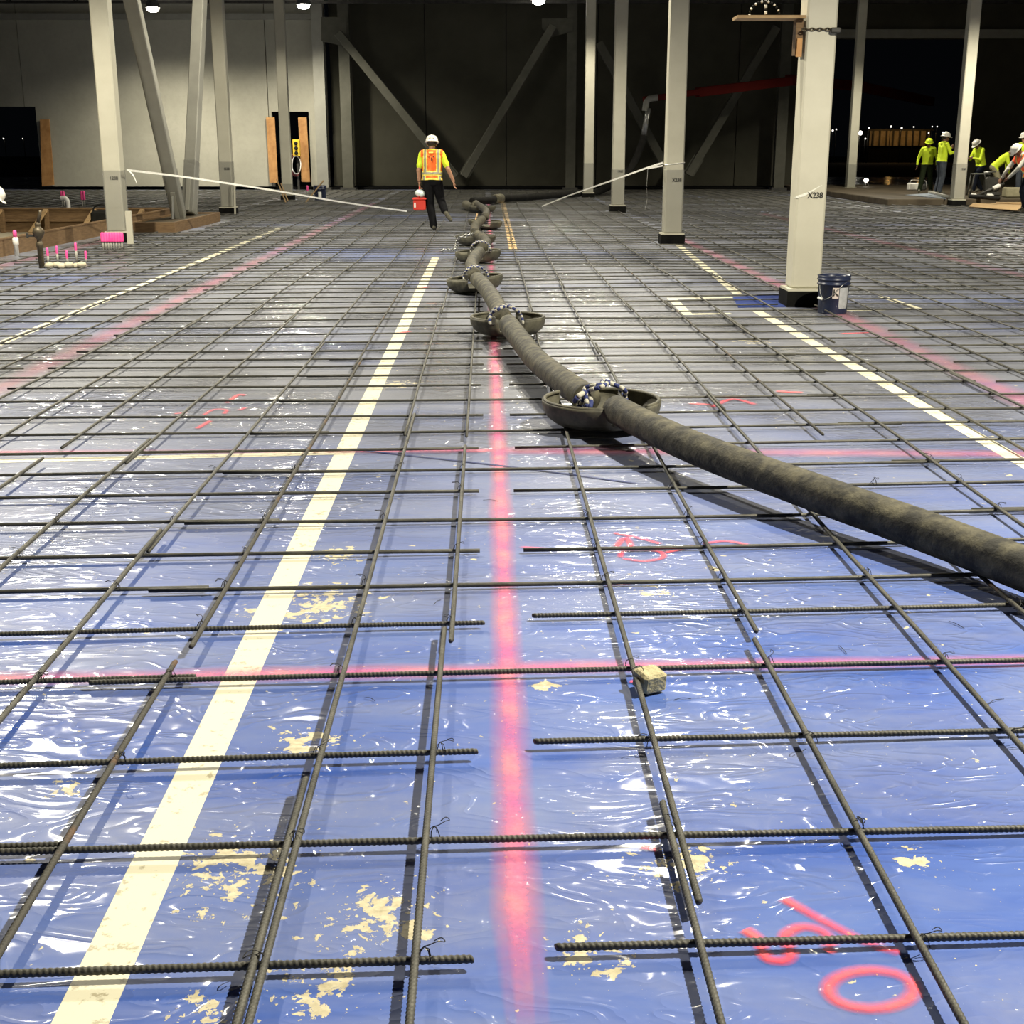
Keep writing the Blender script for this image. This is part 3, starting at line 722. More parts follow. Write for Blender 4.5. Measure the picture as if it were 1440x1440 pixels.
# small concrete spacer block
p = G(913, 972); blk = thing('spacer_block', 'small tan concrete spacer block beside a rebar crossing', 'block', p, math.radians(28))
R_ = Matrix.Rotation(.10, 3, 'X')
MB().box((0, 0, .038), (.080, .074, .062), R_, .008).build('block_body', M['block'], blk)
mb = MB(); mb.smooth = True
mb.tube(catmull([(-.02, 0, .066), (-.03, .01, .085), (-.06, .02, .07)], 4), .0012, 5); mb.build('wire_tail', M['wire'], blk)

# ------------------------------------------------------------------ concrete pump hose
HR = .081
def hp(px, py, z): return G(px, py, z)
def hose_section(label, pts, ends=(True, True), r=HR, mat='hose', group='pump hose sections'):
    P = catmull(pts, 12); org = P[0].copy(); org.z = 0
    t = thing('pump_hose', label, 'hose', org, 0, group)
    mb = MB(); mb.smooth = True; K = len(P); mb.tube(P, [r * (1 + .010 * mnoise.noise(q * 3)) for q in P], 20); mb.build('hose_body', M[mat], t, org)
    for e, (i, j) in zip(ends, ((0, 1), (K - 1, K - 2))):
        if not e: continue
        d = (P[j] - P[i]).normalized(); mb = MB(); mb.smooth = True
        q = P[i]
        mb.tube([q - d * .01, q - d * .01, q + d * .10, q + d * .14, q + d * .16], [r * 1.0, r * 1.14, r * 1.14, r * 1.08, r * .98], 20); mb.build('end_fitting', M['collar'], t, org)
    return t
def clamp(px, py, z, direction, label):
    c = hp(px, py, z); d = Vector(direction).normalized(); t = thing('hose_clamp', label, 'clamp', (c.x, c.y, 0), 0, 'hose clamps'); org = Vector((c.x, c.y, 0))
    mb = MB(); mb.smooth = True
    mb.tube([c - d * .05, c - d * .05, c - d * .03, c + d * .03, c + d * .05, c + d * .05], [HR * .9, HR * 1.30, HR * 1.36, HR * 1.36, HR * 1.30, HR * .9], 22); mb.build('clamp_ring', M['collar'], t, org)
    sd = d.cross(Vector((0, 0, 1))).normalized()
    MB().box(c + sd * (HR * 1.42), (.06, .06, .07), bevel=.008).build('clamp_hinge', M['darkmetal'], t, org)
    mb = MB(); mb.smooth = True; q = c - sd * (HR * 1.38); mb.tube([q + Vector((0, 0, .05)), q + d * .05 + Vector((0, 0, .02)), q + d * .17 - Vector((0, 0, .01))], .012, 8); mb.build('clamp_lever', M['darkmetal'], t, org)
    return c, d
zh = .20
# centre line of the hose in ground pixels (taken at hose height)
NEAR = [(1560, 846, .12), (1440, 800, .12), (1300, 747, .13), (1150, 694, .15), (1010, 643, .16), (930, 609, .17), (866, 576, .17)]
SEC2 = [(826, 560, .17), (790, 535, .16), (755, 507, .14), (733, 480, .15), (715, 456, .17)]
SEC3 = [(707, 447, .17), (695, 423, .17), (682, 404, .17), (671, 393, .17)]
SEC4 = [(667, 387, .17), (663, 374, .18), (668, 362, .19), (674, 355, .20)]
SEC5 = [(678, 349, .20), (684, 343, .18), (680, 336, .18), (671, 331, .20)]
SEC6 = [(668, 327, .20), (668, 319, .18), (673, 313, .2), (678, 309, .20)]
SEC7 = [(682, 305, .20), (684, 298, .18), (678, 292, .18), (670, 287, .2)]
W_ = lambda L: [hp(*q) for q in L]
hose_section('thick grey hose section in the foreground running off the right edge', W_(NEAR), (False, True))
hose_section('hose section between the nearest pan and the second pan', W_(SEC2))
hose_section('hose section between the second pan and the third pan', W_(SEC3))
hose_section('short hose section between the third pan and the fourth pan', W_(SEC4))
hose_section('short hose section between the fourth pan and the fifth pan', W_(SEC5))
hose_section('hose section just beyond the fifth pan', W_(SEC6))
hose_section('farthest hose section, ending by the black hose', W_(SEC7))
def pan(px, py, label, rad=.32, slot=0.0, tilt=(0, 0), hole=False):
    p = G(px, py); t = thing('hose_pan', label, 'pan', (p.x, p.y, .040), 0, 'hose skid pans')
    prof = [(.02, 0), (.55, .0), (.78, .014), (.92, .048), (.985, .088), (1.0, .120), (1.0, .135)]
    n = 56; vs = []; fs = []
    for (r, z) in prof:
        for k in range(n):
            a = 2 * math.pi * k / n; vs.append((r * rad * math.cos(a), r * rad * math.sin(a), z))
    for i in range(len(prof) - 1):
        for k in range(n):
            a = 2 * math.pi * (k + .5) / n
            cut = any(abs((a - c + math.pi) % (2 * math.pi) - math.pi) < w for c, w in ((slot - math.pi / 2, .30), (slot + math.pi / 2, .30)))
            if cut and i >= 3: continue
            if hole and i == 3 and k == 38: continue
            k2 = (k + 1) % n; fs.append((i * n + k, i * n + k2, (i + 1) * n + k2, (i + 1) * n + k))
    fs.append(tuple(range(n - 1, -1, -1)))
    mb = MB(); mb.smooth = True; mb.add(vs, fs); o = mb.build('pan_shell', M['pan'], t)
    so = o.modifiers.new('thick', 'SOLIDIFY'); so.thickness = .014; so.offset = 1
    t.rotation_euler = (tilt[0], tilt[1], 0)
    # rim lip in two arcs
    for c in (0, math.pi):
        arc = [(rad * 1.0 * math.cos(slot + c + q), rad * 1.0 * math.sin(slot + c + q), .136) for q in [(-1.22 + 2.44 * j / 20) for j in range(21)]]
        mb = MB(); mb.smooth = True; mb.tube(arc, .011, 8); mb.build('rim', M['pan'], t)
    return t
PANS = [(845, 603, 'nearest hose pan, blue and white rope over its hose', .33, .45, (0, 0), False),
        (714, 474, 'second hose pan from the camera', .31, .12, (0, 0), False),
        (669, 412, 'third hose pan, tilted up at its right side', .305, .05, (0, -.10), False),
        (673, 371, 'fourth hose pan from the camera', .31, -.1, (0, -.06), False),
        (669, 346.5, 'fifth hose pan with a chain over its left side', .32, .3, (0, 0), False),
        (682, 323, 'sixth hose pan, dark and far', .33, 0, (0, .05), False),
        (678, 300, 'seventh and farthest hose pan', .33, 0, (0, 0), False)]
for (px, py, lab, rad, slot, tilt, hole) in PANS: pan(px, py, lab, rad, slot, tilt, hole)
CL = [(846, 567, .175, W_(NEAR)[-1] - W_(SEC2)[0], 'hose clamp in the nearest pan'), (711, 451, .175, W_(SEC2)[-1] - W_(SEC3)[0], 'hose clamp in the second pan'),
      (669, 390, .175, W_(SEC3)[-1] - W_(SEC4)[0], 'hose clamp in the third pan'), (676, 352, .21, W_(SEC4)[-1] - W_(SEC5)[0], 'hose clamp in the fourth pan'),
      (669.5, 329, .21, W_(SEC5)[-1] - W_(SEC6)[0], 'hose clamp in the fifth pan'), (680, 307, .21, W_(SEC6)[-1] - W_(SEC7)[0], 'hose clamp in the sixth pan')]
for q, (px, py, z, d, lab) in enumerate(CL):
    c, d = clamp(px, py, z, d, lab)
    if q > 3: continue
    sd = d.cross(Vector((0, 0, 1))).normalized(); up = Vector((0, 0, 1)); pts = []
    rr = HR * 1.52
    for tt in range(64):
        a = -.15 + tt / 63 * (math.pi + .3); tw_ = .030 * math.sin(tt * .31 + q)
        pts.append(c + sd * math.cos(a) * rr * 1.12 + up * math.sin(a) * rr * .97 + d * (tw_ + (.06 if q == 0 else .03)))
    mb = MB(); mb.smooth = True
    for i in range(0, 63, 3): mb.cur = (i // 3) % 2; mb.tube(pts[i:i + 4], .013 if q < 2 else .010, 8, caps=True)
    pts2 = [p_ - d * (.045 + .02 * math.sin(i_ * .4)) + up * .004 for i_, p_ in enumerate(pts)]
    for i in range(0, 63, 3): mb.cur = ((i // 3) + 1) % 2; mb.tube(pts2[i:i + 4], .012, 8, caps=True)
    if q == 0:                                               # knot on the left
        sgn = -1 if sd.x > 0 else 1; k0 = c + sd * sgn * rr * 1.15 + up * .03 + d * .05
        kn = [k0 + Vector((.045 * math.cos(a), .04 * math.sin(2 * a), .045 * math.sin(a))) for a in [2 * math.pi * i / 24 for i in range(25)]]
        for i in range(0, 24, 3): mb.cur = (i // 3) % 2; mb.tube(kn[i:i + 4], .015, 8)
    names = ('nearest', 'second', 'third', 'fourth')
    tag(mb.build('tie_rope', [M['rope_w'], M['rope_b']], None, c), 'blue and white rope tied over the hose in the %s pan' % names[q], 'rope', 'ropes tying the hose to its pans')
# chain at the fifth pan
cp = [(668, 328, .23), (660, 330, .24), (652, 332, .22), (645, 334, .2), (641, 340, .1), (640, 348, .05), (636, 352, .04), (628, 351, .04), (620, 353, .04)]
P = catmull([hp(*q) for q in cp], 5); ch = thing('chain', 'steel chain draped from the fifth pan to the rebar', 'chain', (P[0].x, P[0].y, 0)); org = Vector((P[0].x, P[0].y, 0))
acc = 0; last = P[0]; kk = 0
for q in P[1:]:
    if (q - last).length < .055: continue
    d = (q - last).normalized(); sd = d.cross(Vector((0, 0, 1))).normalized(); u2 = sd if kk % 2 else sd.cross(d); c = (q + last) / 2
    mb = MB(); mb.smooth = True; mb.tube([c + d * .045 * math.cos(a) + u2 * .022 * math.sin(a) for a in [2 * math.pi * i / 10 for i in range(10)]], .008, 6, closed=True)
    mb.build('chain_link', M['metal'], ch, org); last = q; kk += 1
# thin stick by the far pans, coiled bits, black supply hose from the boom
tag(MB().beam(hp(667.5, 317, .1), hp(671, 301, .28), .03, .03).build('stake', M['wood_l'], None, hp(667, 317, .0)), 'pale stick leaning on the far pans', 'stick')
BH = [(664, 283, .15), (690, 281.5, .15), (700, 279.5, .15), (735, 278, .15), (780, 274.5, .15), (815, 272, .15)]
hose_section('black supply hose lying across the far floor', W_(BH), (True, True), .10, 'hose_black', None)
tag(MB().tube([hp(697, 279.9, .16), hp(697.5, 279.8, .16), hp(704.5, 279.2, .16), hp(705, 279.2, .16)], [.12, .135, .135, .12], 16).build('hose_coupling', M['collar'], None, hp(700, 280, 0)), 'pale coupling on the black supply hose', 'coupling')
# elbow lying left of the far pans
tag(sm(MB()).tube(catmull([hp(655, 287.5, .12), hp(660, 290.5, .12), hp(666, 291, .13), hp(670, 287.5, .2)], 8), .11, 14).build('hose_elbow', M['collar'], None, hp(660, 290, 0)), 'dusty elbow fitting left of the farthest pan', 'elbow')

# ------------------------------------------------------------------ pump boom reaching in through the wide opening
YBM = 47.0
bm = thing('pump_boom', 'dark red concrete pump boom reaching in from the right', 'boom', AT(1300, 142, YBM + 9)); org = Vector(bm.location)
for (a, b, ya, yb, w) in (((905, 140), (985, 129), YBM, YBM + 1, .2), ((980, 130), (1112, 114), YBM + 1, YBM + 3, .32), ((1108, 112), (1215, 122), YBM + 3.2, YBM + 7, .36), ((1210, 122), (1310, 143), YBM + 7, YBM + 12, .36)):
    MB().beam(AT(*a, ya), AT(*b, yb), w * .8, w, bevel=.02).build('boom_section', M['boomred'], bm, org)
sm_ = MB(); sm_.smooth = True; sm_.tube(catmull([AT(925, 137, YBM), AT(911, 140, YBM), AT(908, 150, YBM), AT(907, 156, YBM)], 5), .11, 14); sm_.build('tip_elbow', M['steel_grey'], bm, org)
mb = MB(); mb.smooth = True; mb.tube([AT(912, 152, YBM), AT(905, 190, YBM)], .095, 14); mb.build('tip_pipe', M['metal'], bm, org)
hose_section('black hose hanging from the boom tip behind the slim column', [AT(905, 190, YBM), AT(902, 203, YBM), AT(893, 226, YBM), AT(882, 243, YBM - .2), AT(868, 256, YBM - 1.0), G(840, 270, .12), G(822, 272, .1)], (True, True), .12, 'hose_black', None)

# ------------------------------------------------------------------ timber pit at the left
pit = thing('timber_pit', 'sunken pit lined with brown form boards at the left edge', 'formwork', (PIT_X, 22, 0)); org = Vector(pit.location)
def pb(c, s, name, mat='wood', rot=None): return MB().box(c, s, rot, .004).build(name, M[mat], pit, org)
XL = -16.5; ZT_ = .24
MB().box(((XL + PIT_X) / 2, (PIT_Y0 + PIT_Y1) / 2, PIT_Z - .03), (PIT_X - XL, PIT_Y1 - PIT_Y0, .06)).build('pit_floor', M['cream'], pit, org)
for z0, z1 in ((PIT_Z, -.012), (-.004, ZT_)):
    pb((PIT_X - .02, (PIT_Y0 + PIT_Y1) / 2, (z0 + z1) / 2), (.04, PIT_Y1 - PIT_Y0, z1 - z0), 'form_board')
    pb(((XL + PIT_X) / 2, PIT_Y1 - .02, (z0 + z1) / 2), (PIT_X - XL - .1, .04, z1 - z0), 'form_board')
    pb(((XL + PIT_X) / 2, PIT_Y0 + .02, (z0 + z1) / 2), (PIT_X - XL - .1, .04, z1 - z0), 'form_board')
pb(((XL + PIT_X) / 2, PIT_Y1 - .085, .0), (PIT_X - XL - .1, .09, .05), 'rail', 'wood')
pb(((XL + PIT_X) / 2, PIT_Y1 - .05, ZT_ + .02), (PIT_X - XL - .1, .10, .04), 'top_rail', 'wood')
pb((PIT_X - .03, (PIT_Y0 + PIT_Y1) / 2, ZT_ + .015), (.07, PIT_Y1 - PIT_Y0, .03), 'top_rail', 'wood')
for px in (4, 67, 135, 202, 234):
    X = AT(px, 300, PIT_Y1 - .1).x; pb((X, PIT_Y1 - .17, (PIT_Z + ZT_) / 2), (.09, .12, ZT_ - PIT_Z), 'stud', 'wood')
    MB().beam((X, PIT_Y1 - .2, ZT_), (X - .1, PIT_Y1 - 1.0, PIT_Z + .05), .09, .04).build('kicker', M['wood_l'], pit, org)
# tool bag in the pit
p = AT(143, 305, 28.0); bag = thing('tool_bag', 'black open tool bag hanging on the pit rail', 'bag', (p.x, p.y, p.z - .2)) ; bo = Vector(bag.location)
MB().box((p.x, p.y, p.z), (.42, .25, .26), bevel=.05).build('bag_body', M['hose_black'], bag, bo)
mb = MB(); mb.smooth = True; mb.tube([(p.x + .17 * math.cos(a), p.y, p.z + .12 + .13 * math.sin(a)) for a in [math.pi * i / 10 for i in range(11)]], .018, 6); mb.build('bag_handle', M['hose_black'], bag, bo)
# boxed footing of the braces
ft = thing('footing_form', 'low timber box around the foot of the paired braces', 'formwork', (-6.9, 27.4, 0)); fo = Vector(ft.location)
for (c, s_) in (((-6.88, 25.4, .1), (.84, .045, .2)), ((-6.88, 29.4, .1), (.84, .045, .2)), ((-6.48, 27.4, .1), (.045, 4.0, .2)), ((-7.3, 27.4, .1), (.045, 4.0, .2))):
    MB().box(c, s_, bevel=.004).build('form_board', M['wood'], ft, fo)
MB().box((-6.89, 27.4, .085), (.76, 3.9, .17)).build('footing_fill', M['slab'], ft, fo)
# standpipe
p = G(59, 377); sp = thing('standpipe', 'brown standpipe with a bulbous valve near the left edge', 'pipe', p); sp.scale = (.64, .64, .68); so_ = Vector(p)
q = AT(57, 325, p.y)
sm_ = MB(); sm_.smooth = True; sm_.lathe([(.06, 0), (.06, .40), (.075, .42), (.075, .50), (.05, .52), (.05, .56), (.10, .64), (.125, .70), (.10, .77), (.055, .80), (.06, .83), (.06, .88), (.03, .9)], (0, 0, 0), 18); sm_.build('pipe_body', M['bronze'], sp)
sm_ = MB(); sm_.smooth = True; sm_.tube([(0, 0, .86), (.07, 0, 1.08), (.075, 0, 1.12)], [.04, .035, .03], 12); sm_.build('outlet', M['bronze'], sp)
mb = MB(); mb.box((-.14, 0, .63), (.2, .04, .035), bevel=.005); mb.box((-.24, 0, .64), (.04, .05, .09), bevel=.005); mb.build('valve_handle', M['darkmetal'], sp)
# capped conduit stubs
def stub_cluster(px, py, n, label, w, h, caph, along=(1, 0), jitter=.0, mat='pipe', cr=1.0):
    p = G(px, py); t = thing('conduit_stubs', label, 'conduit', p)
    for i in range(n):
        u = (i - (n - 1) / 2) * w / max(1, n - 1) if n > 1 else 0; x, y = u * along[0], u * along[1]; hh = h * (1 + jitter * math.sin(i * 2.7))
        sm_ = MB(); sm_.smooth = True; sm_.lathe([(.016, 0), (.016, hh)], (x, y, 0), 8); pp = sm_.build('conduit', M[mat], t)
        sm_ = MB(); sm_.smooth = True; sm_.lathe([(.030 * cr, hh - .02), (.034 * cr, hh), (.034 * cr, hh + caph * .8), (.025 * cr, hh + caph)], (x, y, 0), 10); sm_.build('pink_cap', M['pink'], pp)
    return t
stub_cluster(159, 352, 8, 'row of pink capped conduit stubs at the bright column foot', .30, .15, .13)
stub_cluster(95, 370, 5, 'pink tipped conduit stubs right of the standpipe', .46, .12, .10, (1, .5), .5, 'pipe', .5)
stub_cluster(89.5, 291.5, 2, 'pair of pink caps beyond the pit, left one', .06, .22, .22)
stub_cluster(118, 291.5, 2, 'pair of pink caps beyond the pit, right one', .06, .22, .22)
stub_cluster(433, 275.5, 1, 'single pink cap on the floor before the narrow doorway', 0, .2, .14)
p = G(24, 360); t = thing('pvc_stub', 'white pipe stub with a pink tip at the left', 'pipe', p)
sm_ = MB(); sm_.smooth = True; sm_.lathe([(.035, 0), (.035, .16), (.045, .17), (.045, .26), (.03, .28)], (0, 0, 0), 12); sm_.build('pipe_body', M['white'], t)
sm_ = MB(); sm_.smooth = True; sm_.lathe([(.03, .28), (.03, .36), (.02, .38)], (0, 0, 0), 10); sm_.build('pink_cap', M['pink'], t)
p = G(93, 294); t = thing('pvc_elbow', 'white pipe elbow beyond the pit', 'pipe', p); sm_ = MB(); sm_.smooth = True; sm_.tube(catmull([(0.06, 0, 0), (.06, 0, .18), (0, 0, .28), (-.12, 0, .28)], 5), .06, 12); sm_.build('pipe_body', M['white'], t)
# concrete lumps by the standpipe
p = G(93, 377); mb = MB(); mb.smooth = True
for i in range(6): mb.ell((p.x + (i - 2.5) * .09, p.y + .05 * math.sin(i * 2), .035 + .02 * math.sin(i * 3)), (.07, .08, .045), 8)
tag(mb.build('mortar_mound', M['cream'], None, p), 'pale mortar mound at the foot of the pink tipped stubs', 'mortar')
# stake and post at the bright column
p = G(184, 345); tag(MB().box((p.x, p.y, .28), (.10, .05, .56), bevel=.004).build('wooden_post', M['steel'], None, p), 'short pale post at the foot of the bright column', 'post')
tag(MB().beam(G(186, 332, .12), G(223, 345, .02), .018, .018).build('thin_rod', M['metal'], None, G(200, 340)), 'thin rod leaning from the bright column to the floor', 'rod')

# ------------------------------------------------------------------ barrier ribbons, stakes, bucket at the doorway
def ribbon(pts, w, label, name='barrier_ribbon', mat='white'):
    P = catmull(pts, 10); mb = MB(); vs = []; fs = []
    for i, q in enumerate(P):
        a = i * .15; d = Vector((0, math.sin(a) * .3, 1)).normalized() * w / 2; vs += [q - d, q + d, q + d + Vector((0, .004, 0)), q - d + Vector((0, .004, 0))]
    for i in range(len(P) - 1):
        for k in range(4): fs.append((4 * i + k, 4 * i + (k + 1) % 4, 4 * i + 4 + (k + 1) % 4, 4 * i + 4 + k))
    mb.add(vs, fs); return tag(mb.build(name, M[mat], None, P[0]), label, 'ribbon')
Yc1, Yc7 = cC1.location.y, cC7.location.y
ribbon([AT(178, 239, Yc1 - .2), AT(260, 249, 25), AT(380, 267, 27.5), AT(480, 284, 29.5), AT(572, 297, 31)], .036, 'white barrier ribbon stretched from the bright column to the floor')
ribbon([AT(180, 239, Yc1 - .17), AT(187, 246, Yc1 - .2), AT(192, 257, Yc1 - .2)], .03, 'short loose ribbon tail at the bright column', 'ribbon_tail')
ribbon([AT(932, 229, Yc7 - .16), AT(910, 236, 24.5), AT(860, 254, 28), AT(800, 275, 32), AT(762, 290, 34)], .034, 'white barrier ribbon stretched left from the roped column')
ribbon([AT(932, 233, Yc7 - .16), AT(911, 237, 24.5)], .025, 'second strand of ribbon at the roped column')
ribbon([AT(911, 237, 24.4), AT(909.5, 262, 24.4), AT(910, 280, 24.4), AT(907, 294, 24.4)], .03, 'loose ribbon tail hanging beside the roped column', 'ribbon_tail')
cx, cy = cC7.location.x, cC7.location.y; k = .158
tag(sm(MB()).tube([(cx - k, cy - k, 1.30), (cx + k, cy - k, 1.335), (cx + k, cy + k, 1.33), (cx - k, cy + k, 1.31)], .008, 6, closed=True).build('column_rope', M['white'], None, (cx - k, cy - k, 1.3)), 'white rope looped round the column', 'rope')
for (a, b, lab) in (((429.5, 284), (455, 254), 'thin wooden stake leaning by the dark bucket'), ((402, 284), (389, 252), 'thin wooden stake leaning at the doorway column, outer one'), ((405, 282), (395, 258), 'thin wooden stake leaning at the doorway column, inner one')):
    A = G(*a); A *= .985; A.z = 0; tag(MB().beam(A, AT(*b, A.y - .1), .035, .035).build('stake', M['wood_l'], None, A), lab, 'stake')
p = G(226, 302); tag(MB().beam(AT(243, 308, 25.3), AT(243, 276, 25.3), .03, .03).build('stake', M['metal'], None, AT(243, 308, 25.3)), 'upright rod at the boxed footing', 'rod')
p = AT(330, 290, cC2.location.y - .3); tag(MB().beam(Vector((p.x, p.y, .02)), AT(330, 256, p.y), .035, .035).build('stake', M['steel'], None, (p.x, p.y, 0)), 'pale stake standing against the foam footed column', 'stake')

def bucket(px, py, label, s_=1.0, lab_txt=True, rz=0.0):
    p = G(px, py); t = thing('bucket', label, 'bucket', p, rz); r0, r1, h = .135 * s_, .152 * s_, .37 * s_
    sm_ = MB(); sm_.smooth = True; sm_.lathe([(r0, 0), (r0 + .004, .01), (r1 - .003, h * .76), (r1 + .010, h * .765), (r1 + .010, h * .79), (r1, h * .80), (r1 + .003, h * .88), (r1 + .012, h * .885), (r1 + .012, h * .91), (r1 + .004, h * .92), (r1 + .008, h * .975), (r1 + .012, h), (r1 - .004, h), (r1 - .012, h - .02), (r0 - .008, .015), (.01, .012)], (0, 0, 0), 32)
    sm_.build('bucket_body', M['navy'], t)
    def arc(a0, a1, z0, z1, name, mat, off=.003):
        vs = []; fs = []; n = 10
        for i in range(n + 1):
            a = a0 + (a1 - a0) * i / n
            for z in (z0, z1):
                r = r0 + (r1 - r0) * z / h + off; vs.append((r * math.cos(a), r * math.sin(a), z))
        for i in range(n): fs.append((2 * i, 2 * i + 2, 2 * i + 3, 2 * i + 1))
        return MB().add(vs, fs).build(name, mat, t)
    if lab_txt:
        arc(-1.40, -.62, .055, h * .70, 'pale_label', M['label']); arc(-1.86, -1.44, h * .42, h * .70, 'letter_label', M['label2'])
        a = -1.65; r = r1 + .001; text_mesh('K', .085, 'letter', M['ink'], t, (r * math.cos(a), r * math.sin(a), h * .565), (math.pi / 2, 0, a + math.pi / 2))
    else: arc(-1.75, -1.2, .08, h * .6, 'pale_label', M['white'])
    mb = MB(); mb.smooth = True
    mb.tube(catmull([(-r1 * .95, -.02, h * .82), (-r1 * .98, -.09, h * .55), (-r1 * .75, -r1 * .85, h * .40), (-r1 * .3, -r1 * 1.12, h * .52), (r1 * .35, -r1 * 1.1, h * .80), (r1 * .9, -r1 * .3, h * .84)], 6), .0028, 6); hd = mb.build('wire_handle', M['metal'], t)
    mb = MB(); mb.smooth = True; mb.tube([(-r1 * 1.08, -.07, h * .43), (-r1 * .85, -r1 * .7, h * .40)], .013, 10); mb.build('grip', M['white'], hd)
    return t
bucket(1170, 440, 'navy bucket with a letter label at the nearest column')
bucket(450.5, 282.5, 'dark blue bucket with a white label near the narrow doorway', 1.25, False)
# navy blue sheet by the near column
pts = [G(1030, 417, .006), G(1112, 414, .006), G(1110, 431, .006), G(1038, 432, .006)]
tag(MB().add([tuple(p_) for p_ in pts] + [(p_.x, p_.y, .001) for p_ in pts], [(0, 1, 2, 3), (7, 6, 5, 4)] + [(i, 4 + i, 4 + (i + 1) % 4, (i + 1) % 4) for i in range(4)]).build('blue_sheet', pm('blue_sheet', (.012, .03, .16), (.02, .05, .24), 5, .35, bump=.4), None, pts[0]), 'deep blue sheet lying left of the nearest column', 'sheet')

# boards leaning at the wall openings, power box with cables
def board(pxs, label, mat='board'):
    P = [AT(x, y, WL - .12) for x, y in pxs]; mb = MB(); mb.add([(q.x, q.y + d, q.z) for d in (0, .05) for q in P], [(3, 2, 1, 0), (4, 5, 6, 7)] + [(i, (i + 1) % 4, 4 + (i + 1) % 4, 4 + i) for i in range(4)])
    return tag(mb.build('wall_board', M[mat], None, P[0]), label, 'board', 'boards at the wall openings')
board([(59, 262), (76, 260), (69, 168), (56, 168)], 'orange board at the right side of the dark left doorway')
board([(379, 257), (391, 257), (386, 165), (374, 165)], 'mottled board at the left side of the narrow doorway')
board([(424, 256), (436, 256), (431, 165), (419, 165)], 'plain board at the right side of the narrow doorway')
p = AT(417, 208, WL - .3); bx = thing('power_box', 'yellow power box with black sockets in the narrow doorway', 'box', (p.x, p.y, p.z - .35)); bo = Vector(bx.location)
MB().box((p.x, p.y, p.z), (.26, .2, .62), bevel=.02).build('box_body', M['yellow'], bx, bo)
MB().box((p.x, p.y + .12, (p.z + .3) / 2), (.08, .05, p.z + .3)).build('stand', M['darkmetal'], bx, bo)
for i in range(3):
    sm_ = MB(); sm_.smooth = True; sm_.lathe([(.07, 0), (.07, .04), (.03, .05)], (p.x, p.y - .1, p.z + .17 - i * .18), 12, Matrix.Rotation(math.pi / 2, 3, 'X')); sm_.build('socket', M['hose_black'], bx, bo)
for i, mt in enumerate(('cable', 'cable', 'white')):
    c = AT(415 + i, 232, WL - .3); mb = MB(); mb.smooth = True
    mb.tube([c + Vector((.22 * math.cos(a) * (1 - .12 * i), .05 * math.sin(3 * a) - .02 * i, .42 * math.sin(a) * (1 - .1 * i))) for a in [2 * math.pi * q / 24 for q in range(24)]], .018, 6, closed=True)
    mb.build('cable_loop', M[mt], bx, bo)

# shelf bracket chained to the nearest column
Yb = cC8.location.y - .02
a_ = AT(1036, 24, Yb - .1); b_ = AT(1132, 22, Yb - .1)
sh = thing('bracket_shelf', 'timber bracket shelf fixed high on the nearest column', 'shelf', b_); bo = Vector(b_)
MB().box(((a_.x + b_.x) / 2, Yb, a_.z), (b_.x - a_.x, .30, .028)).build('shelf_board', M['wood_l'], sh, bo)
q0 = AT(1124, 27, Yb); q1 = AT(1121, 78, Yb)
MB().box(((q0.x + q1.x) / 2 - .005, Yb, (a_.z - .02 + q1.z) / 2), (.07, .14, a_.z - .02 - q1.z)).build('upright', M['wood'], sh, bo)
q2 = AT(1124, 67, Yb - .1); MB().box((q2.x, Yb - .09, q2.z), (.05, .04, .17)).build('cleat', M['board'], sh, bo)
mb = MB(); mb.smooth = True
for i in range(15):
    t_ = math.pi * i / 14; c = AT(1075 - 21 * math.cos(t_), 22 - 20 * math.sin(t_), Yb); t2 = AT(1075 - 21 * math.cos(t_ + .12), 22 - 20 * math.sin(t_ + .12), Yb)
    mb.cur = i % 2; mb.tube([c, c.lerp(t2, .95)], .011, 8)
for i in range(5):
    c = AT(1077, 20 - i * 4.4, Yb + .01); c2 = AT(1077, 20 - (i + 1) * 4.4, Yb + .01); mb.cur = i % 2; mb.tube([c, c2], .013, 8)
tag(mb.build('striped_cord', [M['cordstripe'], M['hose_black']], None, AT(1075, 22, Yb)), 'black and white striped cord arched on the bracket shelf', 'cord')
ch = thing('column_chain', 'rusty chain wrapped round the nearest column below the shelf', 'chain', (cC8.location.x, cC8.location.y, AT(1140, 43, Yb).z)); zz = ch.location.z
path = [(-.17, .1), (-.17, -.165), (.17, -.165), (.17, .1)]; pth = []
for i in range(3):
    A = Vector((*path[i], 0)); B = Vector((*path[i + 1], 0)); n = int((B - A).length / .035)
    for q in range(n): pth.append((A.lerp(B, q / n), (B - A).normalized()))
for q, (c, d) in enumerate(pth):
    u2 = Vector((0, 0, 1)) if q % 2 else d.cross(Vector((0, 0, 1))); mb = MB(); mb.smooth = True
    mb.tube([c + d * .027 * math.cos(a) + u2 * .013 * math.sin(a) for a in [2 * math.pi * i / 8 for i in range(8)]], .0055, 5, closed=True); mb.build('chain_link', M['bronze'], ch)
MB().box((.13, -.185, -.01), (.10, .04, .05), bevel=.01).build('binder', M['darkmetal'], ch)

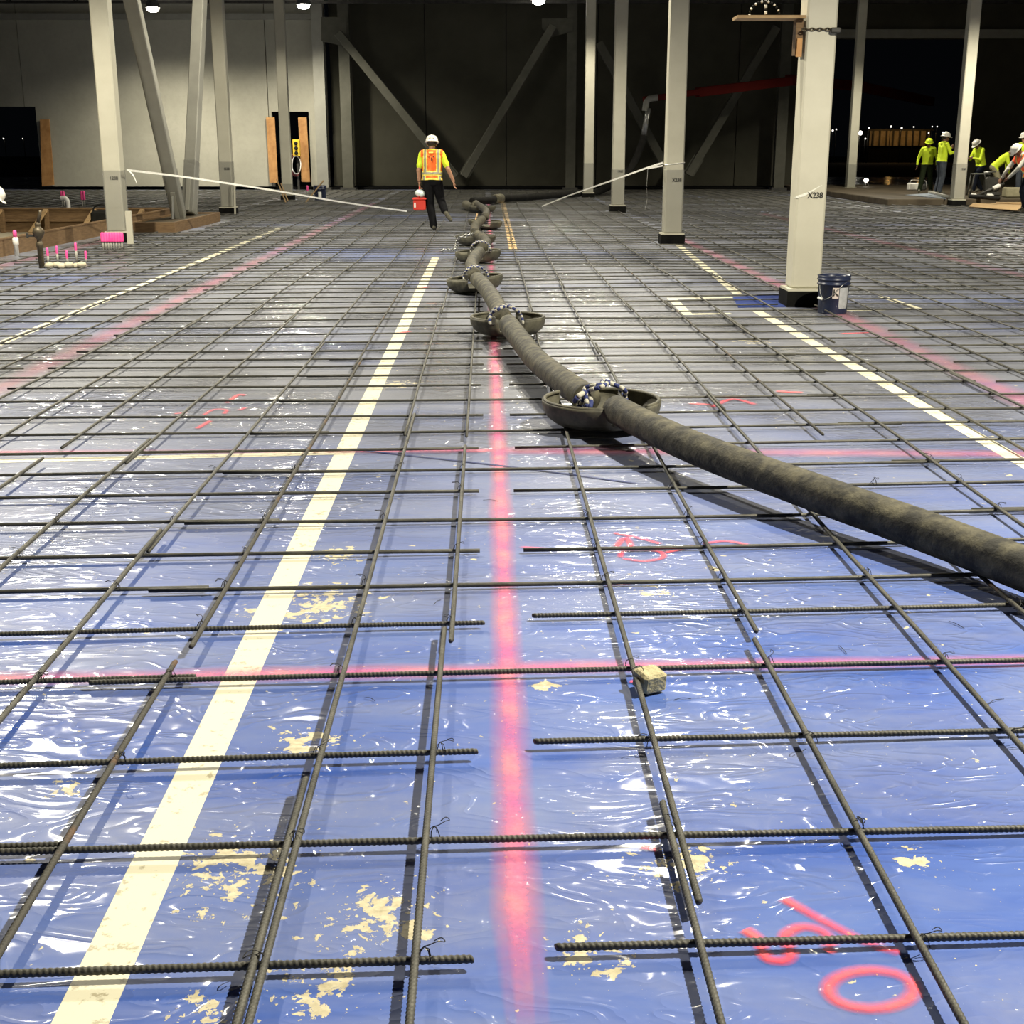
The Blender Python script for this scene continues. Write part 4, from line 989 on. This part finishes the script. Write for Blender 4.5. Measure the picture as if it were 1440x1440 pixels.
# ------------------------------------------------------------------ work area at the right
sl = tag(MB().box(((SLAB_X0 + 28) / 2, (SLAB_Y0 + 52.6) / 2, .09), (28 - SLAB_X0, 52.6 - SLAB_Y0, .18), bevel=.02).build('fresh_slab', M['slab'], None, (0, 0, 0)), 'freshly poured brown slab where the crew works', 'slab')
sl['kind'] = 'structure'
SZ = .18
def at_slab0(px, Y, z=.18): return Vector((AT(px, 230, Y).x, Y, z))
def ply(pts, z, lab):
    P = [G(x, y, z) for x, y in pts]; mb = MB(); n = len(P); mb.add([(q.x, q.y, z + d) for d in (0, .02) for q in P], [tuple(range(n - 1, -1, -1)), tuple(range(n, 2 * n))] + [(i, (i + 1) % n, n + (i + 1) % n, n + i) for i in range(n)])
    tag(mb.build('plywood_sheet', M['wood_l'], None, P[0]), lab, 'plywood')
ply([(1362, 291), (1434, 297), (1437, 287), (1375, 282)], .055, 'bright plywood sheet on the floor, front one by the crew')
ply([(1400, 286), (1448, 288), (1450, 280), (1404, 279)], .08, 'bright plywood sheet on the floor, rear one by the crew')
p = G(1285, 267.5, SZ); t = thing('white_tool_case', 'white tool case on the slab beside the lime helmeted worker', 'case', p)
MB().box((0, 0, .12), (.42, .3, .24), bevel=.03).build('case_body', M['white'], t); MB().box((.3, 0, .1), (.16, .3, .2), bevel=.03).build('motor', M['darkmetal'], t)
mb = MB(); mb.smooth = True; mb.tube(catmull([(-.15, 0, .24), (-.1, 0, .33), (.1, 0, .33), (.38, 0, .3), (.4, -.1, .05)], 5), .02, 6); mb.build('handle', M['metal'], t)
pts = [G(1272, 274, SZ + .004), G(1330, 280, SZ + .004), G(1332, 276, SZ + .004), G(1308, 272.5, SZ + .004)]
tag(MB().add([(q.x, q.y, q.z + .02 * (i % 2)) for i, q in enumerate(pts)] + [(q.x, q.y, SZ + .001) for q in pts], [(0, 1, 2, 3), (7, 6, 5, 4)] + [(i, 4 + i, 4 + (i + 1) % 4, (i + 1) % 4) for i in range(4)]).build('tarp', M['tarp'], None, pts[0]), 'crumpled blue tarp on the slab left of the crew column', 'tarp')
tag(sm(MB()).tube([G(1307, 270, SZ + .1), G(1335, 277, SZ + .05)], .045, 12).build('pipe_length', M['pipe'], None, G(1307, 270, SZ)), 'grey pipe lying behind the blue tarp', 'pipe')
A, B = G(1364, 276, SZ + .06), G(1404, 279, SZ + .06)
tag(sm(MB()).tube([A, A.lerp(B, .5), B], .06, 10).build('hose_length', M['hose_black'], None, A), 'thick dark hose lying before the bent crew', 'hose')
A = G(1372, 276, SZ + .05); B = AT(1412, 258, A.y); tl = thing('screed_tool', 'long dark hand tool held down toward the slab', 'tool', (A.x, A.y, SZ)); to = Vector(tl.location)
sm(MB()).tube([A, B], .035, 10).build('shaft', M['darkmetal'], tl, to); MB().box((A.x, A.y, SZ + .03), (.35, .12, .05), bevel=.01).build('blade', M['metal'], tl, to)
sm(MB()).tube([A.lerp(B, .62), A.lerp(B, .86)], .06, 10).build('grip', M['white'], tl, to)
c = at_slab0(1380, 40.6); tp = thing('work_stand', 'dark metal work stand among the crew', 'stand', c)
for (x, y) in ((-.22, -.15), (.22, -.15), (-.22, .15), (.22, .15)): sm(MB()).tube([(x * 1.4, y, 0), (x, y, .62)], .022, 8).build('leg', M['darkmetal'], tp)
MB().box((0, 0, .635), (.5, .34, .03), bevel=.006).build('top', M['metal'], tp)
for (px, Yq, lab) in ((1397, 39.3, 'white bottle lying right of the work stand'), (1374, 39.4, 'white bottle lying before the work stand')):
    q = at_slab0(px, Yq); sm_ = MB(); sm_.smooth = True; sm_.lathe([(.03, -.10), (.045, -.09), (.045, .04), (.02, .08), (.018, .10)], (q.x, q.y, SZ + .047), 12, Matrix.Rotation(math.pi / 2, 3, 'Y')); tag(sm_.build('bottle', M['white'], None, q), lab, 'bottle')
p = at_slab0(1397, 40.3); mx_ = thing('mixer', 'dark machine on the slab between the crew', 'machine', p); MB().box((0, 0, .33), (.42, .3, .42), bevel=.05).build('motor_body', M['darkmetal'], mx_); MB().box((0, 0, .06), (.5, .36, .1), bevel=.02).build('skid', M['darkmetal'], mx_)
sm(MB()).tube([(-.2, 0, .5), (-.25, 0, .68), (.1, 0, .7)], .02, 8).build('handle', M['metal'], mx_)
p = AT(1424, 272, 39.0); tag(MB().box((p.x, p.y, SZ + .14), (.5, .4, .28), bevel=.03).build('pale_tub', M['khaki'], None, p), 'pale tub behind the red vested worker', 'tub')
p = G(1217, 269, .0); t = thing('small_floodlight_stand', 'small lit lamp stand on the floor in the wide opening', 'lamp', p)
mb = MB(); mb.smooth = True
for a in (0, 2.1, 4.2): mb.tube([(.25 * math.cos(a), .25 * math.sin(a), .01), (0, 0, .35)], .02, 6)
mb.build('stand', M['darkmetal'], t); sm_ = MB(); sm_.smooth = True; sm_.ell((0, 0, .4), (.09, .09, .07), 10); sm_.build('bulb', M['farlamp'], t)

# ------------------------------------------------------------------ night outside
YF = 150.0
a0, a1 = AT(1222, 205, YF), AT(1308, 184, YF)
fb_ = thing('distant_shed', 'distant shed lit orange beyond the wide opening', 'building', ((a0.x + a1.x) / 2, YF, a0.z)); fo = Vector(fb_.location)
mshed = pm('shed_cladding', (.5, .42, .3), (.35, .28, .18), 1.5, .8)
MB().box(((a0.x + a1.x) / 2, YF + 2, (a0.z + a1.z) / 2), (a1.x - a0.x, 4, a1.z - a0.z)).build('shed_wall', mshed, fb_, fo)
MB().box(((a0.x + a1.x) / 2, YF + 2.2, a0.z / 2), (a1.x - a0.x - .2, 3.4, a0.z)).build('unlit_wall_foot', M['black'], fb_, fo)  # unlit lower shed wall, its darkness put in as a black block
for i in range(9): MB().box((a0.x + (a1.x - a0.x) * (i + .5) / 9, YF - .05, (a0.z + a1.z) / 2), (.18, .1, a1.z - a0.z)).build('post', M['darkmetal'], fb_, fo)
MB().box(((a0.x + a1.x) / 2, YF + 2, a1.z + .1), (a1.x - a0.x + .6, 4.6, .2)).build('roof', M['darkmetal'], fb_, fo)
for q in (.25, .75):
    ld = bpy.data.lights.new('shed_lamp', 'POINT'); ld.energy = 45; ld.color = (1, .55, .16); ld.shadow_soft_size = .2
    lo = bpy.data.objects.new('shed_lamp', ld); COL.objects.link(lo); lo.location = (a0.x + (a1.x - a0.x) * q - fo.x, YF - 2.6 - fo.y, a1.z - .1 - fo.z); lo.parent = fb_
M['farsmall'] = emit('distant_lamp_dim', (1.0, .93, .82), 2.2)
for i, (px, py, r) in enumerate(((1171, 183.5, .17), (1176, 182, .12), (1210, 187, .36), (1222, 180, .14), (1217, 195, .14), (1253, 178, .17), (1268, 180, .17), (1285, 178.5, .12), (1311, 178, .11), (1318, 178, .11), (1306, 187, .13), (1326, 186, .1), (5, 195, .1), (32, 195, .07))):
    p = AT(px, py, YF - 6 if px > 900 else 120); t = thing('distant_street_lamp', 'tiny distant lamp in the night outside, %s from the left' % ordinal(i + 1), 'lamp', (p.x, p.y, 0), 0, 'distant lamps')
    mb = MB(); mb.smooth = True; mb.tube([(0, .2, 0), (0, .2, p.z)], .04, 6); mb.build('pole', M['darkmetal'], t)
    mb = MB(); mb.smooth = True; r *= .6; mb.ell((0, 0, p.z), (r, r, r), 10); mb.build('lamp_globe', M['farlamp'] if r > .18 else M['farsmall'], t)
struct(MB().box((0, 165, -.06), (400, 180, .1)).build('ground_outside', pm('night_ground', (.03, .028, .024), None, 1, .9)))

# ------------------------------------------------------------------ floodlights
def floodlight(loc, power, half, blend, soft, label):
    t = thing('floodlight', label, 'lamp', loc, 0, 'site floodlights')
    sm_ = MB(); sm_.smooth = True; sm_.lathe([(.05, .42), (.10, .40), (.12, .30), (.20, .18), (.26, .02), (.27, 0), (.25, 0), (.18, .17), (.05, .22)], (0, 0, 0), 24); sm_.build('housing', M['metal'], t)
    sm_ = MB(); sm_.smooth = True; sm_.ell((0, 0, -.05), (.21, .21, .10), 16); sm_.build('bulb_lens', M['lens'], t)
    mb = MB(); mb.tube([(0, 0, .4), (0, 0, 8.2 - loc[2])], .02, 6); mb.build('hanger', M['darkmetal'], t)
    ld = bpy.data.lights.new('flood_beam', 'SPOT'); ld.energy = power; ld.color = LIGHT_COL; ld.spot_size = math.radians(2 * half); ld.spot_blend = blend; ld.shadow_soft_size = soft
    lo = bpy.data.objects.new('flood_beam', ld); COL.objects.link(lo); lo.parent = t; lo.location = (0, 0, -.36)
for L_ in LAMPS: floodlight(*L_)

# ------------------------------------------------------------------ people
def capsule(mb, a, b, ra, rb, n=10):
    a, b = Vector(a), Vector(b); d = b - a
    if d.length < 1e-5: mb.ell(a, (ra, ra, ra), n); return
    pts = []; rs = []; u = d.normalized()
    for q in (-1, -.85, -.5): pts.append(a + u * ra * q); rs.append(ra * math.sqrt(max(1e-4, 1 - q * q)))
    pts.append(a); rs.append(ra); pts.append(b); rs.append(rb)
    for q in (.5, .85, 1): pts.append(b + u * rb * q); rs.append(rb * math.sqrt(max(1e-4, 1 - q * q)))
    mb.tube(pts, rs, n)
def hand_caps(wrist, tip_dir, side, curl, out):
    """palm, four bent fingers and a thumb leaving the side of the palm"""
    d = Vector(tip_dir).normalized(); s_ = Vector(side); s_ = (s_ - d * s_.dot(d)).normalized(); n = d.cross(s_)
    w = Vector(wrist)
    for q in (-.024, 0, .024): out.append((w + s_ * q * .7 + d * .01, w + s_ * q + d * .085, .016, .015, 'skin'))
    for i, (q, L) in enumerate(((-.031, .066), (-.010, .078), (.011, .073), (.031, .056))):
        a = w + s_ * q + d * .09; b = a + d * L * .5 * math.cos(curl * .5) + n * L * .5 * math.sin(curl * .5); c = b + d * L * .5 * math.cos(curl * 1.3) + n * L * .5 * math.sin(curl * 1.3)
        out.append((a, b, .0095, .009, 'skin')); out.append((b, c, .009, .008, 'skin'))
    a = w + s_ * .028 + d * .03; b = a + s_ * .03 + d * .03 + n * .012; c = b + d * .032 + n * .014
    out.append((a, b, .013, .011, 'skin')); out.append((b, c, .011, .009, 'skin'))
def person(label, loc, heading, mats, pelvis=(0, 0, .95), lean=0.0, side=0.0, twist=0.0, head_pitch=0.0, head_yaw=0.0, arms=None, legs=None, hat='hat', sleeve='long', vest=None, voxel=.012, scale=1.0, hair=True, ear=True):
    """local frame: +Y is where the person faces, +X their right"""
    P = Vector(pelvis)
    Rt = Matrix.Rotation(twist, 3, 'Z') @ Matrix.Rotation(-lean, 3, 'X') @ Matrix.Rotation(side, 3, 'Y')
    def T(x, y, z): return P + Rt @ Vector((x, y, z))
    caps = []
    for s_ in (-1, 1):
        caps += [(T(.065 * s_, 0, .0), T(.075 * s_, .01, .20), .115, .105, 'top'), (T(.075 * s_, .01, .20), T(.085 * s_, .01, .38), .108, .112, 'top'), (T(.085 * s_, .01, .38), T(.10 * s_, 0, .45), .11, .085, 'top'),
                 (T(.05 * s_, 0, .475), T(.175 * s_, 0, .465), .075, .068, 'top'), (T(.0, -.01, .49), T(.07 * s_, 0, .48), .078, .07, 'top')]
    caps += [(T(0, .03, .1), T(0, .03, .36), .11, .115, 'top')]
    neck = T(0, 0, .50); hc = T(0, .035, .632)
    Rh = Rt @ Matrix.Rotation(head_yaw, 3, 'Z') @ Matrix.Rotation(-head_pitch, 3, 'X')
    caps.append((neck, hc - Rh @ Vector((0, .02, .03)), .062, .056, 'skin'))
    HV = lambda x, y, z: hc + Rh @ Vector((x, y, z))
    caps += [(HV(0, -.015, .03), HV(0, .02, .03), .088, .082, 'skin'), (HV(0, .035, -.045), HV(0, .05, -.075), .062, .045, 'skin'), (HV(0, .105, .005), HV(0, .118, -.02), .010, .014, 'skin')]
    for s_ in (-1, 1): caps.append((HV(.086 * s_, -.01, -.01), HV(.088 * s_, -.015, .025), .012, .016, 'skin'))
    A = arms; tops = 'top'
    for s_, k in ((-1, 'L'), (1, 'R')):
        sh_ = T(.19 * s_, 0, .455); el, wr = Vector(A[k][0]), Vector(A[k][1]); fd = Vector(A[k][2]) if len(A[k]) > 2 else (wr - el)
        if sleeve == 'long': caps += [(sh_, el, .062, .050, 'top'), (el, wr, .049, .036, 'top')]
        else:
            m_ = sh_.lerp(el, .72); caps += [(sh_, m_, .066, .060, 'top'), (m_, el, .046, .042, 'skin'), (el, wr, .043, .030, 'skin')]
        hand_caps(wr, fd, Rt @ Vector((0, 1, 0)) if abs(fd.normalized().z) > .5 else Vector((0, 0, 1)), A[k][3] if len(A[k]) > 3 else .7, caps)
    for s_, k in ((-1, 'L'), (1, 'R')):
        hp_ = P + Matrix.Rotation(twist, 3, 'Z') @ Vector((.085 * s_, 0, -.03)); kn, an, toe = [Vector(q) for q in legs[k]]
        caps += [(hp_, kn, .115, .085, 'bottom'), (kn, an, .083, .072, 'bottom')]
        dn = (an - kn).normalized(); fd = (toe - an).normalized()
        hl = an + dn * .035 - fd * .03
        caps += [(an, hl, .052, .045, 'boot'), (hl, toe, .046, .040, 'boot'), (an, toe, .045, .036, 'boot')]
    caps += [(P + Vector((-.06, 0, -.03)), P + Vector((.06, 0, -.03)), .128, .128, 'bottom')]
    mb = MB()
    for (a, b, ra, rb, tg) in caps: capsule(mb, a, b, ra, rb)
    tmp = mb.build('body', M['skin'])
    rm = tmp.modifiers.new('r', 'REMESH'); rm.mode = 'VOXEL'; rm.voxel_size = voxel
    smo = tmp.modifiers.new('s', 'SMOOTH'); smo.factor = .5; smo.iterations = 3 if voxel > .009 else 4
    dg = bpy.context.evaluated_depsgraph_get(); me = bpy.data.meshes.new_from_object(tmp.evaluated_get(dg)); bpy.data.objects.remove(tmp)
    keys = ['skin', 'top', 'bottom', 'boot']; me.materials.clear()
    for k in keys: me.materials.append(mats[k])
    nP = len(me.polygons); cen = np.zeros(nP * 3); me.polygons.foreach_get('center', cen); cen = cen.reshape(-1, 3)
    best = np.full(nP, 1e9); idx = np.zeros(nP, int)
    for (a, b, ra, rb, tg) in caps:
        a_, b_ = np.array(a), np.array(b); ab = b_ - a_; L2 = max(1e-9, ab @ ab); t_ = np.clip(((cen - a_) @ ab) / L2, 0, 1)
        d_ = np.linalg.norm(cen - a_ - t_[:, None] * ab, axis=1) - (ra + (rb - ra) * t_); k = keys.index(tg)
        up_ = d_ < best; best[up_] = d_[up_]; idx[up_] = k
    # shirt hem over the trousers
    RtI = np.array(Rt.transposed()); loc_t = (cen - np.array(P)) @ RtI.T
    idx[(idx == 2) & (loc_t[:, 2] > -.02) & (np.abs(loc_t[:, 0]) < .25) & (np.abs(loc_t[:, 1]) < .16)] = 1
    idx[(idx == 1) & (loc_t[:, 2] < -.03)] = 2
    me.polygons.foreach_set('material_index', idx.astype(np.int32)); me.polygons.foreach_set('use_smooth', np.full(nP, True))
    root = thing('person', label, 'person', loc, heading); root.scale = (scale,) * 3
    body = bpy.data.objects.new('body', me); COL.objects.link(body); body.parent = root
    # eyes and mouth
    mb = MB(); mb.smooth = True
    for s_ in (-1, 1): mb.ell(HV(.033 * s_, .092, .022), (.012, .008, .008), 8, Rh)
    mb.build('eyes', M['eye'], body); mb = MB(); mb.ell(HV(0, .098, -.058), (.024, .006, .005), 8, Rh); mb.build('mouth', M['skin_d'], body)
    # hair below the helmet
    if hair:
        mb = MB(); mb.smooth = True; mb.ell(HV(0, -.028, .035), (.096, .092, .082), 16, Rh); mb.build('hair', M['hair'], body)
    # hard hat: dome, brim, ridge
    hh = MB(); hh.smooth = True; prof = [(.150, -.012), (.155, -.006), (.150, .0), (.128, .006), (.127, .03), (.118, .065), (.095, .098), (.055, .118), (.002, .124)]
    hh.lathe(prof, HV(0, -.005, .058), 24, Rh, True, .92, 1.06); hto = hh.build('hard_hat', M[hat], root)
    rb_ = MB(); rb_.smooth = True; rb_.tube([HV(0, -.005 + .125 * math.cos(q), .062 + .122 * math.sin(q)) for q in [.5 + 2.1 * i / 10 for i in range(11)]], .012, 8); rb_.build('ridge', M[hat], hto)
    vb = MB(); vb.smooth = True; vb.ell(HV(0, .125, .054), (.085, .07, .010), 14, Rh); vb.build('brim', M[hat], hto)
    if vest:
        nV = len(me.vertices); co = np.zeros(nV * 3); me.vertices.foreach_get('co', co); co = co.reshape(-1, 3); no = np.zeros(nV * 3); me.vertices.foreach_get('normal', no); no = no.reshape(-1, 3)
        lt = loc_t; torso = (idx == 1) & (np.abs(lt[:, 0]) < .205) & (np.abs(lt[:, 1]) < .165) & (lt[:, 2] > -.035) & (lt[:, 2] < .53)
        # keep sleeves out: only faces close to the trunk
        ax = np.clip(np.abs(lt[:, 0]), 0, 9); torso &= ~((ax > .185) & (lt[:, 2] < .40))
        pol = [tuple(p_.vertices) for p_ in me.polygons]
        def shell(mask, off, name, mat, parent):
            fs = [pol[i] for i in np.nonzero(mask)[0]]
            if not fs: return None
            vi = sorted({v for f in fs for v in f}); mp = {v: i for i, v in enumerate(vi)}; ar = np.array(vi)
            mm = MB(); mm.smooth = True; mm.add([tuple(q) for q in co[ar] + no[ar] * off], [tuple(mp[v] for v in f) for f in fs]); o = mm.build(name, mat, parent)
            so = o.modifiers.new('t', 'SOLIDIFY'); so.thickness = .004; so.offset = 1; return o
        vo = shell(torso, .010, 'safety_vest', M[vest], root)
        X_, Z_ = np.abs(lt[:, 0]), lt[:, 2]
        strap = torso & (np.abs(X_ - (.118 + .02 * (Z_ - .25))) < .036) & (Z_ > .10); belt = torso & (np.abs(Z_ - .105) < .042); low = torso & (np.abs(Z_ + .018) < .016); low2 = torso & (np.abs(X_ - .14) < .03) & (Z_ < .06)
        shell(strap | belt | low | low2, .015, 'trim_band', M['yellow_trim'], vo)
        core = (torso & (np.abs(X_ - (.118 + .02 * (Z_ - .25))) < .018) & (Z_ > .10)) | (torso & (np.abs(Z_ - .105) < .020)) | (torso & (np.abs(X_ - .14) < .014) & (Z_ < .06))
        shell(core, .019, 'reflective_strip', M['reflect'], vo)
    return root, T, HV, Rh
def mats(top, bottom, skin='skin', boot='boot'): return dict(skin=M[skin], top=M[top], bottom=M[bottom], boot=M[boot])
# the worker walking away
p = G(609, 327); p.z = .03
man, T, HV, Rh = person('worker in an orange vest and white hard hat walking away with a red box', p, .0, mats('lime', 'trousers'), (0, 0, .965), lean=.06,
    head_pitch=.12, arms={'L': ((-.255, -.03, 1.13), (-.245, .02, .90), (0, .05, -1), 1.5), 'R': ((.31, -.06, 1.15), (.405, -.02, .93), (.12, .12, -1), .7)},
    legs={'L': ((-.05, .03, .50), (.015, -.03, .10), (.02, .13, .035)), 'R': ((.15, .14, .58), (.235, -.14, .39), (.35, -.20, .22))}, sleeve='short', vest='orange', voxel=.0075, scale=1.0)
mk = MB(); mk.box((0, 0, 0), (.018, .004, .07)); mk.box((.03, 0, .05), (.05, .004, .012), Matrix.Rotation(.5, 3, 'Y')); mk.box((-.04, 0, .045), (.03, .004, .01), Matrix.Rotation(-.3, 3, 'Y'))
vo = [c for c in man.children if c.name.startswith('safety_vest')][0]
o = mk.build('black_mark', M['ink'], vo); q = T(.0, -.135, .36); o.location = q; o.rotation_euler = (-.06, 0, 0)
o = MB().box((0, 0, 0), (.085, .004, .022)).build('neck_label', M['yellow_trim'], vo); o.location = T(-.01, -.115, .485); o.rotation_euler = (-.3, 0, 0)
hatO = [c for c in man.children if c.name.startswith('hard_hat')][0]
for i, x in enumerate((-.035, -.012, .012, .035)): 
    o = MB().box((0, 0, 0), (.015, .004, .016)).build('hat_letter', M['ink'], hatO); o.location = HV(x, -.131, .105); o.rotation_euler = (-.35, 0, 0)
wl = MB(); wl.smooth = True; wl.tube([(-.245 + .034 * math.cos(a), .015 + .034 * math.sin(a), .93) for a in [2 * math.pi * i / 12 for i in range(12)]], .010, 6, closed=True); wl.build('wrist_watch', M['hose_black'], man)
# red box and pale bag in his left hand
bx0 = p + Vector((-.245, .02, .0)); rbx = thing('red_toolbox', 'red plastic box carried by the walking worker', 'box', (bx0.x, bx0.y, .42))
MB().box((-.0, 0, .10), (.235, .30, .20), bevel=.02).build('box_body', M['red'], rbx); MB().box((0, 0, .215), (.26, .325, .045), bevel=.015).build('box_lid', M['red'], rbx)
mb = MB(); mb.smooth = True; mb.tube([(0, -.12, .23), (0, -.11, .36), (0, -.04, .425), (0, .04, .425), (0, .11, .36), (0, .12, .23)], .012, 8); mb.build('handle', M['red'], rbx)
MB().box((-.085, -.152, .10), (.035, .006, .09)).build('sticker', M['white'], rbx)
mb = MB(); mb.smooth = True; mb.ell((0, 0, 0), (.095, .10, .075), 14, Matrix.Rotation(.25, 3, 'Y')); mb.ell((.03, -.02, -.01), (.07, .09, .07), 12)
tag(mb.build('mint_bag', M['mint'], None, (0, 0, 0)), 'pale mint bag resting on the red box', 'bag').location = (bx0.x + .01, bx0.y - .06, .735)

STD = {'L': ((-.10, .03, .50), (-.11, -.01, .10), (-.12, .14, .04)), 'R': ((.10, .03, .50), (.11, -.01, .10), (.12, .14, .04))}
def at_slab(px, Y, z=SZ): return Vector((AT(px, 230, Y).x, Y, z))
person('worker with a lime hard hat and dark green trousers facing the camera', at_slab(1304, 43.0), math.pi - .25, mats('lime', 'green_p', 'skin_d'), lean=.08, head_pitch=.25, hat='limehat',
    arms={'L': ((-.30, .0, 1.10), (-.30, .10, .88)), 'R': ((.30, .0, 1.10), (.32, .10, .88))}, legs={'L': ((-.13, .03, .50), (-.18, -.01, .10), (-.2, .14, .04)), 'R': ((.13, .03, .50), (.18, -.01, .10), (.2, .14, .04))}, scale=.96)
person('worker in white hard hat and jeans reaching toward a column', at_slab(1324, 41.8), -math.pi / 2 + .25, mats('lime', 'jeans', 'skin_d'), lean=.05, head_pitch=.1,
    arms={'L': ((-.26, .12, 1.18), (-.16, .36, 1.30), (0, .6, .6)), 'R': ((.27, .10, 1.16), (.17, .38, 1.22), (0, .6, .5))}, legs={'L': ((-.11, .05, .50), (-.12, -.03, .10), (-.12, .12, .04)), 'R': ((.11, .0, .50), (.13, -.08, .10), (.13, .08, .04))}, scale=1.06)
person('stooping worker in white hard hat and navy trousers, legs apart', at_slab(1378, 43.5), math.pi / 2 + .35, mats('lime', 'navy_p', 'skin_d'), (0, -.05, .86), lean=.30, head_pitch=.45,
    arms={'L': ((-.26, .20, 1.00), (-.10, .34, 1.05), (.3, .3, 0)), 'R': ((.27, .18, 1.0), (.12, .34, 1.02), (-.3, .3, 0))}, legs={'L': ((-.14, .22, .48), (-.16, .30, .10), (-.16, .45, .04)), 'R': ((.14, -.02, .45), (.16, -.25, .10), (.16, -.1, .04))}, scale=1.02)
person('bent lime shirted worker in khaki trousers left of the red vest', at_slab(1403, 41.5), -math.pi / 2 - .2, mats('lime', 'khaki', 'skin_d'), (0, -.1, .84), lean=.80, head_pitch=.2,
    arms={'L': ((-.25, .30, .92), (-.2, .30, .64)), 'R': ((.25, .28, .92), (.2, .34, .64))}, legs={'L': ((-.12, .09, .46), (-.14, -.06, .10), (-.14, .09, .04)), 'R': ((.12, .04, .46), (.14, -.11, .10), (.14, .04, .04))}, scale=1.0)
person('worker in a red orange vest and white hard hat bending at the right edge', Vector((AT(1445, 240, 33.0).x, 33.0, .03)), math.pi / 2 + .15, mats('grey_shirt', 'navy_p', 'skin_d'), (0, -.1, .90), lean=.62, head_pitch=.28,
    arms={'L': ((-.24, .36, 1.02), (-.12, .52, .80)), 'R': ((.26, .34, 1.02), (.14, .55, .78))}, legs={'L': ((-.12, .06, .48), (-.13, -.05, .10), (-.13, .1, .04)), 'R': ((.12, .0, .48), (.13, -.12, .10), (.13, .03, .04))}, vest='redorange', scale=1.05)
person('standing worker in lime shirt and white hard hat behind the red vest', at_slab(1440, 39.7), math.pi / 2 + .5, mats('lime', 'jeans', 'skin'), lean=.05, head_pitch=.15,
    arms={'L': ((-.27, .0, 1.10), (-.28, .12, .88)), 'R': ((.27, .0, 1.10), (.28, .12, .88))}, legs=STD, scale=1.05)
hx = AT(1, 265, 20.0)
person('crouching worker at the left edge of whom only the white hard hat shows', Vector((hx.x - .32, 20.0, PIT_Z)), -math.pi / 2 + .1, mats('lime', 'jeans', 'skin_d'), (0, -.1, .55), lean=.42, head_pitch=.35,
    arms={'L': ((-.26, -.02, .70), (-.22, .12, .50)), 'R': ((.26, -.02, .70), (.22, .12, .50))}, legs={'L': ((-.16, .10, .34), (-.14, -.26, .12), (-.14, -.16, .05)), 'R': ((.16, .10, .34), (.14, -.26, .12), (.14, -.16, .05))})
